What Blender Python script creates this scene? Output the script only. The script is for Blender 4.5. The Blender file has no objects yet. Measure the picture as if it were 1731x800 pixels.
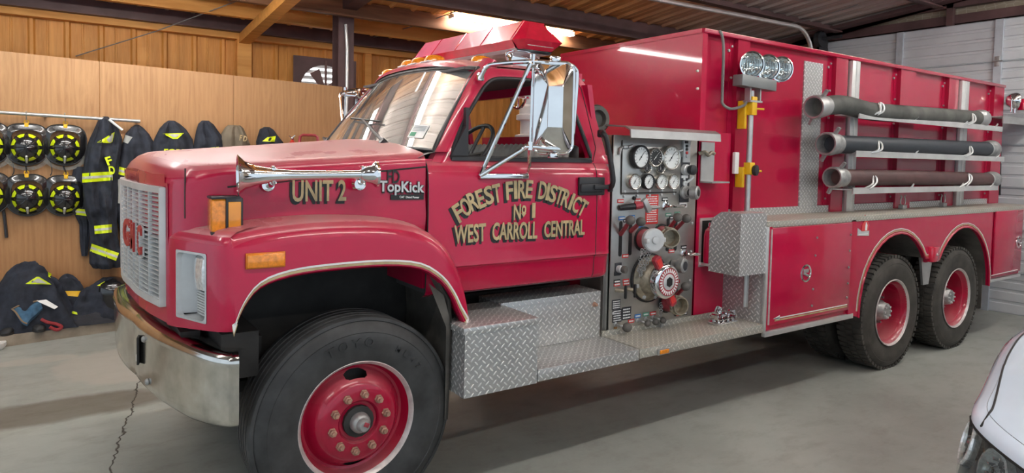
import bpy, bmesh, math, random
from mathutils import Vector, Matrix, noise
from math import sin, cos, pi, radians, sqrt, atan2

SC = bpy.context.scene
# ------------------------------------------------------------------ camera, world, exposure
CAM = Vector((-1.2665, -3.0160, 1.8837)); YAW, PITCH, ROLL = .6021861, -.0481, .0213325
FOC, PY, W_, H_ = 1133.907, 319.12, 1731, 800
_fw = Vector((sin(YAW)*cos(PITCH), cos(YAW)*cos(PITCH), sin(PITCH)))
_rt = Vector((cos(YAW), -sin(YAW), 0)); _up = _rt.cross(_fw)
_r2 = cos(ROLL)*_rt + sin(ROLL)*_up; _u2 = -sin(ROLL)*_rt + cos(ROLL)*_up
cd = bpy.data.cameras.new('camera'); cam = bpy.data.objects.new('camera', cd); SC.collection.objects.link(cam)
Mc = Matrix((_r2, _u2, -_fw)).transposed().to_4x4(); Mc.translation = CAM; cam.matrix_world = Mc
cd.sensor_fit = 'HORIZONTAL'; cd.sensor_width = 36; cd.lens = 36*FOC/W_; cd.shift_y = -(H_/2-PY)/W_; cd.clip_start = .05
SC.camera = cam
w = bpy.data.worlds.new('world'); SC.world = w; w.use_nodes = True
bg = w.node_tree.nodes['Background']; bg.inputs[0].default_value = (.74, .87, 1.0, 1); bg.inputs[1].default_value = .6
SC.view_settings.view_transform = 'Standard'; SC.view_settings.look = 'None'
SC.view_settings.exposure = 0.78; SC.view_settings.gamma = 1; SC.view_settings.use_curve_mapping = False
TUBE_STRENGTH = 34.0
LAMPS = ((-2.05, 3.85), (-1.1, 2.35), (-4.6, 1.8), (-1.0, -1.6), (3.0, -1.6), (-4.8, -1.6), (6.0, -1.2), (.5, -4.2), (5.0, -4.2))

def P(u, v, x=None, y=None, z=None):
    """the point of a plane x=, y= or z= that shows at photograph pixel (u, v)"""
    d = _fw*FOC + _r2*(u-865.5) - _u2*(v-PY)
    t = (x-CAM.x)/d.x if x is not None else (y-CAM.y)/d.y if y is not None else (z-CAM.z)/d.z
    return CAM + d*t
# ------------------------------------------------------------------ helpers
COL = SC.collection
class MB:
    """collects shapes into one mesh"""
    def __init__(s): s.v = []; s.f = []; s.m = []; s.mi = 0
    def add(s, vs, fs, M=None):
        o = len(s.v)
        for p in vs:
            p = Vector(p); s.v.append(M @ p if M else p)
        for f in fs: s.f.append([i+o for i in f]); s.m.append(s.mi)
        return s
    def bm(s, b, M=None):
        b.verts.ensure_lookup_table(); b.verts.index_update()
        s.add([v.co.copy() for v in b.verts], [[v.index for v in f.verts] for f in b.faces], M); b.free(); return s
    def box(s, c, size, R=None, bev=0, seg=2):
        b = bmesh.new(); bmesh.ops.create_cube(b, size=1)
        for v in b.verts: v.co = Vector((v.co.x*size[0], v.co.y*size[1], v.co.z*size[2]))
        if bev: bmesh.ops.bevel(b, geom=b.edges[:], offset=min(bev, min(size)*.45), segments=seg, affect='EDGES', profile=.5)
        M = Matrix.Translation(Vector(c)) @ (R.to_4x4() if R else Matrix.Identity(4)); return s.bm(b, M)
    def bx(s, x0, x1, y0, y1, z0, z1, bev=0): return s.box(((x0+x1)/2, (y0+y1)/2, (z0+z1)/2), (abs(x1-x0), abs(y1-y0), abs(z1-z0)), None, bev)
    def lathe(s, prof, o, ax, n=32, a0=0, a1=2*pi, skip=None, closed=False):
        """prof: (radius, distance along the axis)"""
        o = Vector(o); ax = Vector(ax).normalized(); q = ax.to_track_quat('Z', 'Y')
        full = abs(a1-a0-2*pi) < 1e-6; m = n if full else n+1; vs = []; fs = []
        for r, h in prof:
            for i in range(m):
                a = a0+(a1-a0)*i/n; vs.append(o + q @ Vector((r*cos(a), r*sin(a), h)))
        k = len(prof)
        for j in range(k if closed else k-1):
            j2 = (j+1) % k
            for i in range(n):
                i2 = (i+1) % m if full else i+1
                if skip and skip((j+.5), a0+(a1-a0)*(i+.5)/n): continue
                fs.append([j*m+i, j*m+i2, j2*m+i2, j2*m+i])
        return s.add(vs, fs)
    def cyl(s, a, b, r, r2=None, n=20):
        a = Vector(a); b = Vector(b); L = (b-a).length; r2 = r if r2 is None else r2
        return s.lathe([(0, 0), (r, 0), (r2, L), (0, L)], a, b-a, n)
    def tube(s, pts, r, n=10, closed=False, cap=True):
        pts = [Vector(p) for p in pts]; m = len(pts); rr = r if isinstance(r, (list, tuple)) else [r]*m
        T = []
        for i in range(m):
            if closed: t = pts[(i+1) % m]-pts[i-1]
            else: t = pts[min(i+1, m-1)]-pts[max(i-1, 0)]
            T.append(t.normalized() if t.length > 1e-9 else Vector((0, 0, 1)))
        u = T[0].orthogonal().normalized(); vs = []; fs = []
        for i in range(m):
            u = (u - T[i]*u.dot(T[i]));
            u = u.normalized() if u.length > 1e-6 else T[i].orthogonal().normalized()
            w_ = T[i].cross(u)
            for k in range(n): a = 2*pi*k/n; vs.append(pts[i] + (u*cos(a)+w_*sin(a))*rr[i])
        for i in range(m if closed else m-1):
            j = (i+1) % m
            for k in range(n): k2 = (k+1) % n; fs.append([i*n+k, i*n+k2, j*n+k2, j*n+k])
        if cap and not closed: fs.append(list(range(n))[::-1]); fs.append([(m-1)*n+k for k in range(n)])
        return s.add(vs, fs)
    def grid(s, rows, wrap=False, skip=None, mirror=None):
        R = len(rows); C_ = len(rows[0]); vs = [Vector(p) for r in rows for p in r]; fs = []
        for i in range(R-1):
            for j in range(C_ if wrap else C_-1):
                if skip and skip(i, j): continue
                j2 = (j+1) % C_; fs.append([i*C_+j, i*C_+j2, (i+1)*C_+j2, (i+1)*C_+j])
        s.add(vs, fs)
        if mirror is not None: s.add([Vector((p.x, 2*mirror-p.y, p.z)) for p in vs], [f[::-1] for f in fs])
        return s
    def prism(s, poly, o, ux, uy, d):
        """a 2-D outline set in the plane (o, ux, uy), thickened by the vector d"""
        o = Vector(o); ux = Vector(ux); uy = Vector(uy); d = Vector(d); n = len(poly)
        a = [o+ux*p[0]+uy*p[1] for p in poly]; vs = a+[p+d for p in a]
        b = bmesh.new(); V = [b.verts.new(p) for p in vs]
        b.faces.new(V[:n]); b.faces.new(V[n:][::-1])
        for i in range(n): j = (i+1) % n; b.faces.new([V[i], V[n+i], V[n+j], V[j]])
        bmesh.ops.triangulate(b, faces=[f for f in b.faces if len(f.verts) > 4])
        return s.bm(b)
    def ball(s, c, r, n=16, sc=(1, 1, 1)):
        b = bmesh.new(); bmesh.ops.create_uvsphere(b, u_segments=n, v_segments=max(6, n//2), radius=1)
        M = Matrix.Translation(Vector(c)) @ Matrix.Diagonal((r*sc[0], r*sc[1], r*sc[2], 1)); return s.bm(b, M)
    def build(s, name, mats, parent=None, ang=35, uv=False, recalc=True):
        me = bpy.data.meshes.new(name); me.from_pydata([tuple(p) for p in s.v], [], s.f)
        mats = mats if isinstance(mats, (list, tuple)) else [mats]
        for m in mats: me.materials.append(m)
        me.polygons.foreach_set('material_index', s.m)
        if recalc:
            b = bmesh.new(); b.from_mesh(me); bmesh.ops.remove_doubles(b, verts=b.verts[:], dist=1e-5)
            bmesh.ops.recalc_face_normals(b, faces=b.faces[:]); b.to_mesh(me); b.free()
        me.polygons.foreach_set('use_smooth', [True]*len(me.polygons))
        try: me.set_sharp_from_angle(angle=radians(ang))
        except Exception: pass
        if uv:
            L = me.uv_layers.new(name='UVMap')
            for pl in me.polygons:
                n = pl.normal; ax = max(range(3), key=lambda k: abs(n[k]))
                for li in pl.loop_indices:
                    c = me.vertices[me.loops[li].vertex_index].co
                    L.data[li].uv = ((c.y, c.z), (c.x, c.z), (c.x, c.y))[ax]
        o = bpy.data.objects.new(name, me); COL.objects.link(o)
        if parent is not None: attach(o, parent)
        return o
LOCS = {}
def wloc(o):
    l = o.location.copy()
    while o.parent: o = o.parent; l += o.location
    return l
def attach(o, parent):
    """shapes are written in room coordinates; the parent may sit at its base point"""
    o.parent = parent; o.location = o.location - wloc(parent)
def tag(o, label, cat, group=None, kind=None):
    o['label'] = label; o['category'] = cat
    if group: o['group'] = group
    if kind: o['kind'] = kind
    return o
def thing(name, label, cat, loc=(0, 0, 0), group=None):
    o = bpy.data.objects.new(name, None); COL.objects.link(o); o.location = loc; o.empty_display_size = .1
    return tag(o, label, cat, group)
def struct(o): o['kind'] = 'structure'; return o
def lab(o, l): o['label'] = l; return o
def copy_tree(o, parent=None, dloc=None):
    kids = [c for c in bpy.data.objects if c.parent == o]
    c = o.copy(); COL.objects.link(c)
    if parent is not None: c.parent = parent
    if dloc is not None: c.location = o.location + Vector(dloc)
    for k in kids: copy_tree(k, c)
    return c
def lerp(a, b, t): return a+(b-a)*t
def interp(tab, x):
    if x <= tab[0][0]: return tab[0][1]
    for (a, va), (b, vb) in zip(tab, tab[1:]):
        if x <= b: return lerp(va, vb, (x-a)/(b-a))
    return tab[-1][1]
def smooth_path(pts, k=6, closed=False):
    pts = [Vector(p) for p in pts]; n = len(pts); out = []
    for i in range(n if closed else n-1):
        if closed: a, b, c, d = pts[i-1], pts[i], pts[(i+1) % n], pts[(i+2) % n]
        else: a, b, c, d = pts[max(i-1, 0)], pts[i], pts[i+1], pts[min(i+2, n-1)]
        for j in range(k):
            t = j/k; out.append(.5*((2*b)+(c-a)*t+(2*a-5*b+4*c-d)*t*t+(3*b-a-3*c+d)*t**3))
    if not closed: out.append(pts[-1])
    return out
def rrect(w_, h, r, k=5):
    o = []
    for cx, cy, a in ((w_/2-r, h/2-r, 0), (-w_/2+r, h/2-r, pi/2), (-w_/2+r, -h/2+r, pi), (w_/2-r, -h/2+r, 1.5*pi)):
        for i in range(k+1): o.append((cx+r*cos(a+i/k*pi/2), cy+r*sin(a+i/k*pi/2)))
    return o
def round_poly(pts, r, k=4):
    """2-D polygon with its corners rounded"""
    o = []; n = len(pts); pts = [Vector(p) for p in pts]
    for i in range(n):
        p = pts[i]; a = pts[i-1]-p; b = pts[(i+1) % n]-p; rr = min(r, a.length*.45, b.length*.45)
        A = p+a.normalized()*rr; B = p+b.normalized()*rr
        for j in range(k+1): t = j/k; o.append((A*(1-t)**2+p*2*t*(1-t)+B*t*t)[:2])
    return o
# lettering: the built-in font turned into mesh, fitted to a height and a width
_tc = {}
def glyphs(sx, bold=.02, depth=.06):
    key = (sx, bold, depth)
    if key in _tc: return _tc[key]
    cu = bpy.data.curves.new('t', 'FONT'); cu.body = sx; cu.size = 1; cu.offset = bold; cu.extrude = depth; cu.resolution_u = 3
    ob = bpy.data.objects.new('t', cu); COL.objects.link(ob); bpy.context.view_layer.update()
    me = bpy.data.meshes.new_from_object(ob.evaluated_get(bpy.context.evaluated_depsgraph_get()))
    r = ([v.co.copy() for v in me.vertices], [list(p.vertices) for p in me.polygons])
    bpy.data.objects.remove(ob); bpy.data.curves.remove(cu); bpy.data.meshes.remove(me)
    _tc[key] = r; return r
def text(mb, sx, o, ux, uy, h, w_=None, bold=.02, depth=.003, center=True):
    vs, fs = glyphs(sx, bold, .05); o = Vector(o); ux = Vector(ux).normalized(); uy = Vector(uy).normalized(); un = ux.cross(uy)
    if not vs: return
    x0 = min(v.x for v in vs); x1 = max(v.x for v in vs); y0 = min(v.y for v in vs); y1 = max(v.y for v in vs)
    sy = h/(y1-y0); sxx = (w_/(x1-x0)) if w_ else sy
    cx = (x0+x1)/2 if center else x0; cy = (y0+y1)/2 if center else y0
    mb.add([o+ux*(v.x-cx)*sxx+uy*(v.y-cy)*sy+un*(v.z/.05*depth) for v in vs], fs)
# ------------------------------------------------------------------ materials
class NT:
    def __init__(s, nt): s.nt = nt
    def n(s, t, **k):
        n = s.nt.nodes.new(t)
        for a, b in k.items(): setattr(n, a, b)
        return n
    def l(s, a, b): s.nt.links.new(a, b)
    def m(s, op, a, b=None, c=None):
        n = s.nt.nodes.new('ShaderNodeMath'); n.operation = op
        for i, q in enumerate((a, b, c)):
            if q is None: continue
            if isinstance(q, (int, float)): n.inputs[i].default_value = q
            else: s.l(q, n.inputs[i])
        return n.outputs[0]
    def mix(s, f, a, b):
        n = s.nt.nodes.new('ShaderNodeMix'); n.data_type = 'RGBA'
        for i, q in ((0, f), (6, a), (7, b)):
            if isinstance(q, (int, float)): n.inputs[i].default_value = q
            elif isinstance(q, tuple): n.inputs[i].default_value = (*q, 1) if len(q) == 3 else q
            else: s.l(q, n.inputs[i])
        return n.outputs[2]
    def noise(s, vec, scale, detail=4, rough=.55, dist=0):
        n = s.nt.nodes.new('ShaderNodeTexNoise'); n.inputs['Scale'].default_value = scale
        n.inputs['Detail'].default_value = detail; n.inputs['Roughness'].default_value = rough; n.inputs['Distortion'].default_value = dist
        if vec is not None: s.l(vec, n.inputs['Vector'])
        return n.outputs[0]
    def ramp(s, f, lo, hi):
        n = s.nt.nodes.new('ShaderNodeMapRange'); n.clamp = True
        n.inputs[1].default_value = lo; n.inputs[2].default_value = hi; s.l(f, n.inputs[0]); return n.outputs[0]
    def bump(s, h, strength=.3, dist=.01):
        n = s.nt.nodes.new('ShaderNodeBump'); n.inputs['Strength'].default_value = strength; n.inputs['Distance'].default_value = dist
        s.l(h, n.inputs['Height']); return n.outputs[0]
    def stretch(s, vec, sc):
        n = s.nt.nodes.new('ShaderNodeMapping'); n.inputs['Scale'].default_value = sc; s.l(vec, n.inputs[0]); return n.outputs[0]
def mat(name, col, rough=.5, metal=0, coat=0, var=.12, vscale=6, bump=0, bscale=60, spec=.5, trans=0, emit=None, alpha=1, cr=.04):
    m = bpy.data.materials.new(name); m.use_nodes = True; N = NT(m.node_tree); b = m.node_tree.nodes['Principled BSDF']
    b.inputs['Roughness'].default_value = rough; b.inputs['Metallic'].default_value = metal; b.inputs['Specular IOR Level'].default_value = spec
    if coat: b.inputs['Coat Weight'].default_value = coat; b.inputs['Coat Roughness'].default_value = cr
    if trans: b.inputs['Transmission Weight'].default_value = trans
    g = N.n('ShaderNodeNewGeometry').outputs['Position']
    f = N.noise(g, vscale)
    dk = tuple(c*(1-var) for c in col); lt = tuple(min(1, c*(1+var)) for c in col)
    N.l(N.mix(N.ramp(f, .3, .7), dk, lt), b.inputs['Base Color'])
    if bump: N.l(N.bump(N.noise(g, bscale, 3), bump, .004), b.inputs['Normal'])
    if emit: b.inputs['Emission Color'].default_value = (*emit[0], 1); b.inputs['Emission Strength'].default_value = emit[1]
    return m
M = {}
def paint(name, col, dust=1.0):
    m = bpy.data.materials.new(name); m.use_nodes = True; N = NT(m.node_tree); b = m.node_tree.nodes['Principled BSDF']
    geo = N.n('ShaderNodeNewGeometry'); g = geo.outputs['Position']
    sx = N.n('ShaderNodeSeparateXYZ'); N.l(geo.outputs['True Normal'], sx.inputs[0])
    # road dust lying on the upward faces
    up = N.m('POWER', N.m('MAXIMUM', sx.outputs[2], 0.0), 2.2)
    d = N.m('MULTIPLY', N.m('MULTIPLY', up, N.ramp(N.noise(g, 3.2, 8, .65), .05, .6)), .80*dust)
    light = N.m('MULTIPLY', N.ramp(N.noise(g, 7, 9, .7), .5, .9), .05*dust)
    d = N.m('MINIMUM', N.m('ADD', d, light), 1.0)
    base = N.mix(N.ramp(N.noise(g, 1.3, 3), .3, .7), tuple(c*.93 for c in col), tuple(c*1.06 for c in col))
    N.l(N.mix(d, base, (.52, .33, .31)), b.inputs['Base Color'])
    N.l(N.m('ADD', N.m('MULTIPLY', d, .5), .25), b.inputs['Roughness'])
    b.inputs['Coat Weight'].default_value = .5; b.inputs['Specular IOR Level'].default_value = .3
    N.l(N.m('ADD', N.m('MULTIPLY', d, .5), .035), b.inputs['Coat Roughness'])
    N.l(N.bump(N.noise(g, 2.2, 2), .06, .02), b.inputs['Normal'])
    return m
def diamond(name, base, hi, dirt=0):
    m = bpy.data.materials.new(name); m.use_nodes = True; N = NT(m.node_tree); b = m.node_tree.nodes['Principled BSDF']
    uv = N.n('ShaderNodeUVMap'); sp = N.n('ShaderNodeSeparateXYZ'); N.l(uv.outputs[0], sp.inputs[0])
    k = 1/.034/sqrt(2)
    p = N.m('MULTIPLY', N.m('ADD', sp.outputs[0], sp.outputs[1]), k); q = N.m('MULTIPLY', N.m('SUBTRACT', sp.outputs[0], sp.outputs[1]), k)
    fp = N.m('FLOOR', p); fq = N.m('FLOOR', q)
    lx = N.m('SUBTRACT', N.m('SUBTRACT', p, fp), .5); ly = N.m('SUBTRACT', N.m('SUBTRACT', q, fq), .5)
    par = N.m('ABSOLUTE', N.m('MODULO', N.m('ADD', fp, fq), 2.0))
    a = N.m('ADD', N.m('MULTIPLY', lx, par), N.m('MULTIPLY', ly, N.m('SUBTRACT', 1.0, par)))
    c = N.m('ADD', N.m('MULTIPLY', ly, par), N.m('MULTIPLY', lx, N.m('SUBTRACT', 1.0, par)))
    e = N.m('ADD', N.m('POWER', N.m('ABSOLUTE', N.m('DIVIDE', a, .50)), 2.0), N.m('POWER', N.m('ABSOLUTE', N.m('DIVIDE', c, .15)), 2.0))
    h = N.m('MAXIMUM', N.m('SUBTRACT', 1.0, e), 0.0)
    g = N.n('ShaderNodeNewGeometry').outputs['Position']
    col = N.mix(N.ramp(h, .0, .35), base, hi)
    dn = N.ramp(N.noise(g, 4, 8, .7), .35, .75)
    if dirt: col = N.mix(N.m('MULTIPLY', dn, dirt), col, (.42, .38, .28))
    N.l(col, b.inputs['Base Color']); b.inputs['Metallic'].default_value = .6 if not dirt else .35
    N.l(N.m('ADD', N.m('MULTIPLY', dn, .2), .30+.15*(dirt > 0)), b.inputs['Roughness'])
    N.l(N.bump(N.m('MINIMUM', N.m('MULTIPLY', h, 1.6), 1.0), .9, .0035), b.inputs['Normal'])
    return m
def glass(name, tint=(.86, .93, .92), dust=.10, rough=.0, gl=1.0):
    m = bpy.data.materials.new(name); m.use_nodes = True; nt = m.node_tree; N = NT(nt)
    for n in list(nt.nodes):
        if n.type == 'BSDF_PRINCIPLED': nt.nodes.remove(n)
    out = [n for n in nt.nodes if n.type == 'OUTPUT_MATERIAL'][0]
    tr = N.n('ShaderNodeBsdfTransparent'); tr.inputs[0].default_value = (*tint, 1)
    gs = N.n('ShaderNodeBsdfGlossy'); gs.inputs[0].default_value = (1, 1, 1, 1); gs.inputs[1].default_value = rough
    df = N.n('ShaderNodeBsdfDiffuse'); df.inputs[0].default_value = (.62, .62, .58, 1)
    fr = N.n('ShaderNodeFresnel'); fr.inputs[0].default_value = 1.52
    g = N.n('ShaderNodeNewGeometry').outputs['Position']
    m1 = N.n('ShaderNodeMixShader'); m2 = N.n('ShaderNodeMixShader')
    N.l(N.m('MULTIPLY', fr.outputs[0], gl), m1.inputs[0]); N.l(tr.outputs[0], m1.inputs[1]); N.l(gs.outputs[0], m1.inputs[2])
    N.l(N.m('MULTIPLY', N.ramp(N.noise(g, 2.5, 6, .6), .2, .8), dust), m2.inputs[0]); N.l(m1.outputs[0], m2.inputs[1]); N.l(df.outputs[0], m2.inputs[2])
    N.l(m2.outputs[0], out.inputs[0]); return m
M['paint'] = paint('fire_engine_red', (.47, .004, .045))
M['frame_red'] = paint('tank_red', (.40, .004, .038), .3)
M['wheel_red'] = paint('wheel_red', (.38, .005, .034), .5)
M['chrome'] = mat('chrome', (.80, .80, .80), .07, 1, var=.05)
M['old_chrome'] = mat('hazed_chrome', (.62, .60, .56), .13, 1, var=.18, vscale=9, bump=.05, bscale=14)
M['steel'] = mat('stainless_panel', (.48, .47, .44), .34, .85, var=.12, vscale=5, bump=.03, bscale=90)
M['galv'] = mat('galvanised', (.50, .50, .49), .45, .8, var=.12)
M['alu'] = mat('aluminium', (.72, .72, .70), .38, .7, var=.1)
M['diamond'] = diamond('diamond_plate', (.50, .50, .49), (.90, .90, .88))
M['diamond_dirty'] = diamond('dusty_diamond_plate', (.42, .41, .37), (.74, .72, .66), .75)
M['black'] = mat('black_plastic', (.022, .022, .024), .45)
M['gloss_black'] = mat('gloss_black', (.008, .008, .010), .16, coat=.6, bump=.02)
M['dark'] = mat('grimy_black', (.026, .024, .022), .75, var=.4)
M['liner'] = mat('dusty_liner', (.085, .078, .068), .85, var=.5, vscale=5)
M['rubber'] = mat('tyre_rubber', (.034, .034, .034), .6, var=.5, vscale=8)
M['tyre_dusty'] = mat('dusty_tyre', (.052, .047, .040), .8, var=.45, vscale=6)
M['silver'] = mat('silver_paint', (.55, .56, .56), .38, .25)
M['rimedge'] = mat('worn_rim_edge', (.62, .56, .54), .4, .4, var=.2, vscale=20)
M['rustnut'] = mat('rusty_nut', (.42, .24, .17), .6, .4, var=.4, vscale=50)
M['amber'] = mat('amber_lens', (.85, .26, .015), .15, coat=.8, var=.25, vscale=60)
M['redlens'] = mat('red_lens', (.58, .004, .04), .12, coat=1, var=.25, vscale=8)
M['duskred'] = mat('dusty_red_lens', (.56, .11, .19), .35, coat=.5, var=.15)
M['clear'] = mat('lamp_glass', (.80, .82, .82), .06, .35, coat=1, var=.3, vscale=70, bump=.25, bscale=50)
M['glass'] = glass('window_glass'); M['windscreen'] = glass('dusty_greyed_windscreen', (.84, .90, .90), .36, gl=1.05)  # windscreen dust thickened beyond a light film to grey the roof's reflection
M['white'] = mat('white', (.80, .80, .78), .45); M['gold'] = mat('gold_leaf', (.50, .38, .20), .42, .2, var=.25, vscale=14)
M['ink'] = mat('black_ink', (.012, .012, .012), .5); M['labelred'] = mat('red_label', (.60, .035, .03), .5)
M['labelblue'] = mat('blue_label', (.04, .19, .50), .5); M['labelgreen'] = mat('green_label', (.10, .30, .20), .5)
M['dial'] = mat('gauge_face', (.78, .80, .78), .3, coat=.6, var=.03); M['yellow'] = mat('yellow_paint', (.80, .46, .01), .45)
M['seat'] = mat('grey_vinyl', (.38, .36, .34), .6, var=.2); M['cabin'] = mat('cab_trim', (.09, .085, .085), .7)
M['valvered'] = mat('faded_red_valve', (.36, .035, .05), .45, var=.25, vscale=25, coat=.3)
M['brass'] = mat('weathered_bronze', (.33, .29, .22), .5, .6, var=.3, vscale=30)
M['knob'] = mat('dusty_ball_knob', (.11, .10, .09), .6, var=.3)
M['hose_grey'] = mat('grey_rubber_hose', (.085, .085, .075), .7, var=.4); M['hose_navy'] = mat('dark_suction_hose', (.028, .034, .042), .5)
M['hose_brown'] = mat('maroon_suction_hose', (.085, .038, .036), .5, var=.25); M['coupling'] = mat('worn_coupling', (.36, .36, .35), .45, .6, var=.25, vscale=25)
M['tube'] = mat('lit_tube', (1, 1, 1), .4, emit=((1, .97, .93), TUBE_STRENGTH)); M['lampwhite'] = mat('lamp_housing', (.75, .75, .72), .5)
M['navy'] = mat('navy_turnout_cloth', (.020, .024, .036), .85, var=.45, vscale=12, bump=.3, bscale=120)
M['khaki'] = mat('khaki_cloth', (.17, .14, .10), .9, var=.2, bump=.3, bscale=120); M['denim'] = mat('blue_denim', (.05, .12, .20), .9, var=.35, vscale=18)
M['lime'] = mat('lime_reflective', (.70, .85, .01), .45, var=.08); M['silvertape'] = mat('silver_reflective', (.55, .56, .52), .4)
M['helmet'] = mat('black_helmet', (.012, .012, .013), .22, coat=.8, var=.3, bump=.03, bscale=30)
M['iron'] = mat('brown_primer_steel', (.115, .062, .060), .5, var=.3, vscale=3); M['carwhite'] = mat('white_car_paint', (.70, .81, .94), .2, coat=1, var=.01)
M['rope'] = mat('grey_cord', (.20, .19, .18), .8); M['boot'] = mat('boot_rubber', (.02, .02, .021), .6); M['plate'] = mat('dark_plate', (.03, .03, .035), .5)
# ------------------------------------------------------------------ the setting
YW, YM, XE = 5.12, 6.60, 8.855          # plywood partition, metal wall behind it, end wall with the sectional door
RY, RZ, RS = -1.0, 4.38, .1            # ridge of the roof
def roofz(y): return RZ-RS*abs(y-RY)
def roofpt(u, v, drop=0):
    d = P(u, v, y=3.)-CAM; t = (RZ+RS*RY-drop-RS*CAM.y*1-CAM.z)/(d.z+RS*d.y)
    return CAM+d*t
def node_mat(name): 
    m = bpy.data.materials.new(name); m.use_nodes = True; N = NT(m.node_tree); return m, N, m.node_tree.nodes['Principled BSDF'], N.n('ShaderNodeNewGeometry').outputs['Position']
# concrete floor: slab tone, damp stains, pale scrubbed patch, one wandering crack
m, N, b, g = node_mat('concrete')
n1 = N.noise(g, .55, 6, .62, .4); n2 = N.noise(N.stretch(g, (1.5, 3.0, 1)), 2.2, 8, .7, .2); n3 = N.noise(g, 28, 6, .7)
c = N.mix(N.ramp(n1, .35, .68), (.26, .275, .25), (.42, .445, .41))
c = N.mix(N.m('MULTIPLY', N.ramp(n2, .50, .72), .40), c, (.19, .165, .13))
c = N.mix(N.m('MULTIPLY', N.ramp(n3, .40, .75), .35), c, (.38, .39, .35))
sx = N.n('ShaderNodeSeparateXYZ'); N.l(g, sx.inputs[0]); X, Y = sx.outputs[0], sx.outputs[1]
def blob(cx, cy, rx, ry, edge=.25, wob=.7):
    e = N.m('ADD', N.m('POWER', N.m('ABSOLUTE', N.m('DIVIDE', N.m('SUBTRACT', X, cx), rx)), 2.0), N.m('POWER', N.m('ABSOLUTE', N.m('DIVIDE', N.m('SUBTRACT', Y, cy), ry)), 2.0))
    e = N.m('ADD', e, N.m('MULTIPLY', N.m('SUBTRACT', N.noise(g, 1.9, 6, .6), .5), 2*wob)); q = N.ramp(e, 1.0-edge, 1.0); return N.m('SUBTRACT', 1.0, q)
pa = P(170, 620, z=0); pb = P(190, 590, z=0); pc = P(60, 610, z=0)
c = N.mix(N.m('MULTIPLY', blob(pa.x+.35, pa.y, .75, .62), .85), c, (.40, .385, .34))
c = N.mix(N.m('MULTIPLY', blob(pc.x, pc.y, .35, .12), .6), c, (.44, .42, .36))
pd = P(120, 690, z=0); c = N.mix(N.m('MULTIPLY', blob(pd.x-.1, pd.y, 1.0, .28, .5), .62), c, (.085, .055, .032))
ck = [P(u, v, z=0) for u, v in ((236, 640), (240, 680), (225, 705), (210, 735), (206, 760), (186, 800))]
# crack: distance of y from a line in x, jittered by noise
k0, k1 = ck[0], ck[-1]; dx = (k1-k0).normalized(); nx = Vector((-dx.y, dx.x, 0))
t_ = N.m('ADD', N.m('MULTIPLY', N.m('SUBTRACT', X, k0.x), dx.x), N.m('MULTIPLY', N.m('SUBTRACT', Y, k0.y), dx.y))
d_ = N.m('ADD', N.m('MULTIPLY', N.m('SUBTRACT', X, k0.x), nx.x), N.m('MULTIPLY', N.m('SUBTRACT', Y, k0.y), nx.y))
d_ = N.m('ADD', d_, N.m('ADD', N.m('MULTIPLY', N.m('SUBTRACT', N.noise(g, 2.2, 3), .5), .22), N.m('MULTIPLY', N.m('SUBTRACT', N.noise(g, 14, 3), .5), .05)))
cr = N.m('SUBTRACT', 1.0, N.ramp(N.m('ABSOLUTE', d_), .002, .0075)); cr = N.m('MULTIPLY', cr, N.m('GREATER_THAN', t_, -.25)); cr = N.m('MULTIPLY', cr, N.m('LESS_THAN', t_, 1.8))
c = N.mix(cr, c, (.03, .026, .02)); N.l(c, b.inputs['Base Color'])
N.l(N.m('ADD', N.m('MULTIPLY', n2, .35), .30), b.inputs['Roughness'])
N.l(N.bump(N.m('SUBTRACT', N.m('MULTIPLY', n3, .15), cr), .4, .01), b.inputs['Normal']); M['concrete'] = m
fl = MB(); fl.bx(-7, 9.2, -6, 6.9, -.12, 0); struct(fl.build('floor', M['concrete']))
# ribbed metal wall, sprayed orange brown
m, N, b, g = node_mat('orange_wall')
st = N.noise(N.stretch(g, (5, 1, .35)), 2.0, 7, .65, .6); fine = N.noise(N.stretch(g, (30, 30, 2)), 2, 5, .6)
c = N.mix(N.ramp(st, .3, .72), (.50, .19, .022), (.80, .36, .075)); c = N.mix(N.m('MULTIPLY', N.ramp(fine, .45, .8), .5), c, (.85, .45, .13))
N.l(c, b.inputs['Base Color']); b.inputs['Roughness'].default_value = .55; M['orange'] = m
m, N, b, g = node_mat('roof_deck')
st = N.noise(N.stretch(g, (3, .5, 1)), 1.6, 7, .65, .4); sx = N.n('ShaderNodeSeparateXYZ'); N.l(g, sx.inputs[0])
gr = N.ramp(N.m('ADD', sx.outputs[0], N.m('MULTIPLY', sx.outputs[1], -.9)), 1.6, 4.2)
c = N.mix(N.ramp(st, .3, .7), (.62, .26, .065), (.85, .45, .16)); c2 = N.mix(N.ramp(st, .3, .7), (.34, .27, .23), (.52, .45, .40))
gl_ = N.m('SUBTRACT', 1.0, N.ramp(sx.outputs[0], .1, .9)); c = N.mix(gr, c, c2); c3 = N.mix(N.ramp(st, .3, .7), (.20, .17, .15), (.34, .30, .27))  # unseen deck over the hood greyed and darkened to dull the windscreen's reflection
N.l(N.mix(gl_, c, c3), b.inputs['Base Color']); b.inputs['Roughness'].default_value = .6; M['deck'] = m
def ribbed(x0, x1, fn, period=.345, h=.03):
    """a ribbed sheet: fn(x, bulge) gives the two ends of each line"""
    rows = []; x = x0
    while x < x1:
        for dx_, b_ in ((0, 0), (.02, h), (.055, h), (.075, 0), (.18, 0), (.185, .006), (.20, .006), (.205, 0)): rows.append(fn(min(x+dx_, x1), b_))
        x += period
    return rows
wl = MB(); wl.grid(ribbed(-7, 9.0, lambda x, q: ((x, YM-q, 0), (x, YM-q, roofz(YM))))); wl.bx(-7, 9, YM+.02, YM+.06, 0, roofz(YM)); struct(wl.build('wall_back', M['orange']))
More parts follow.
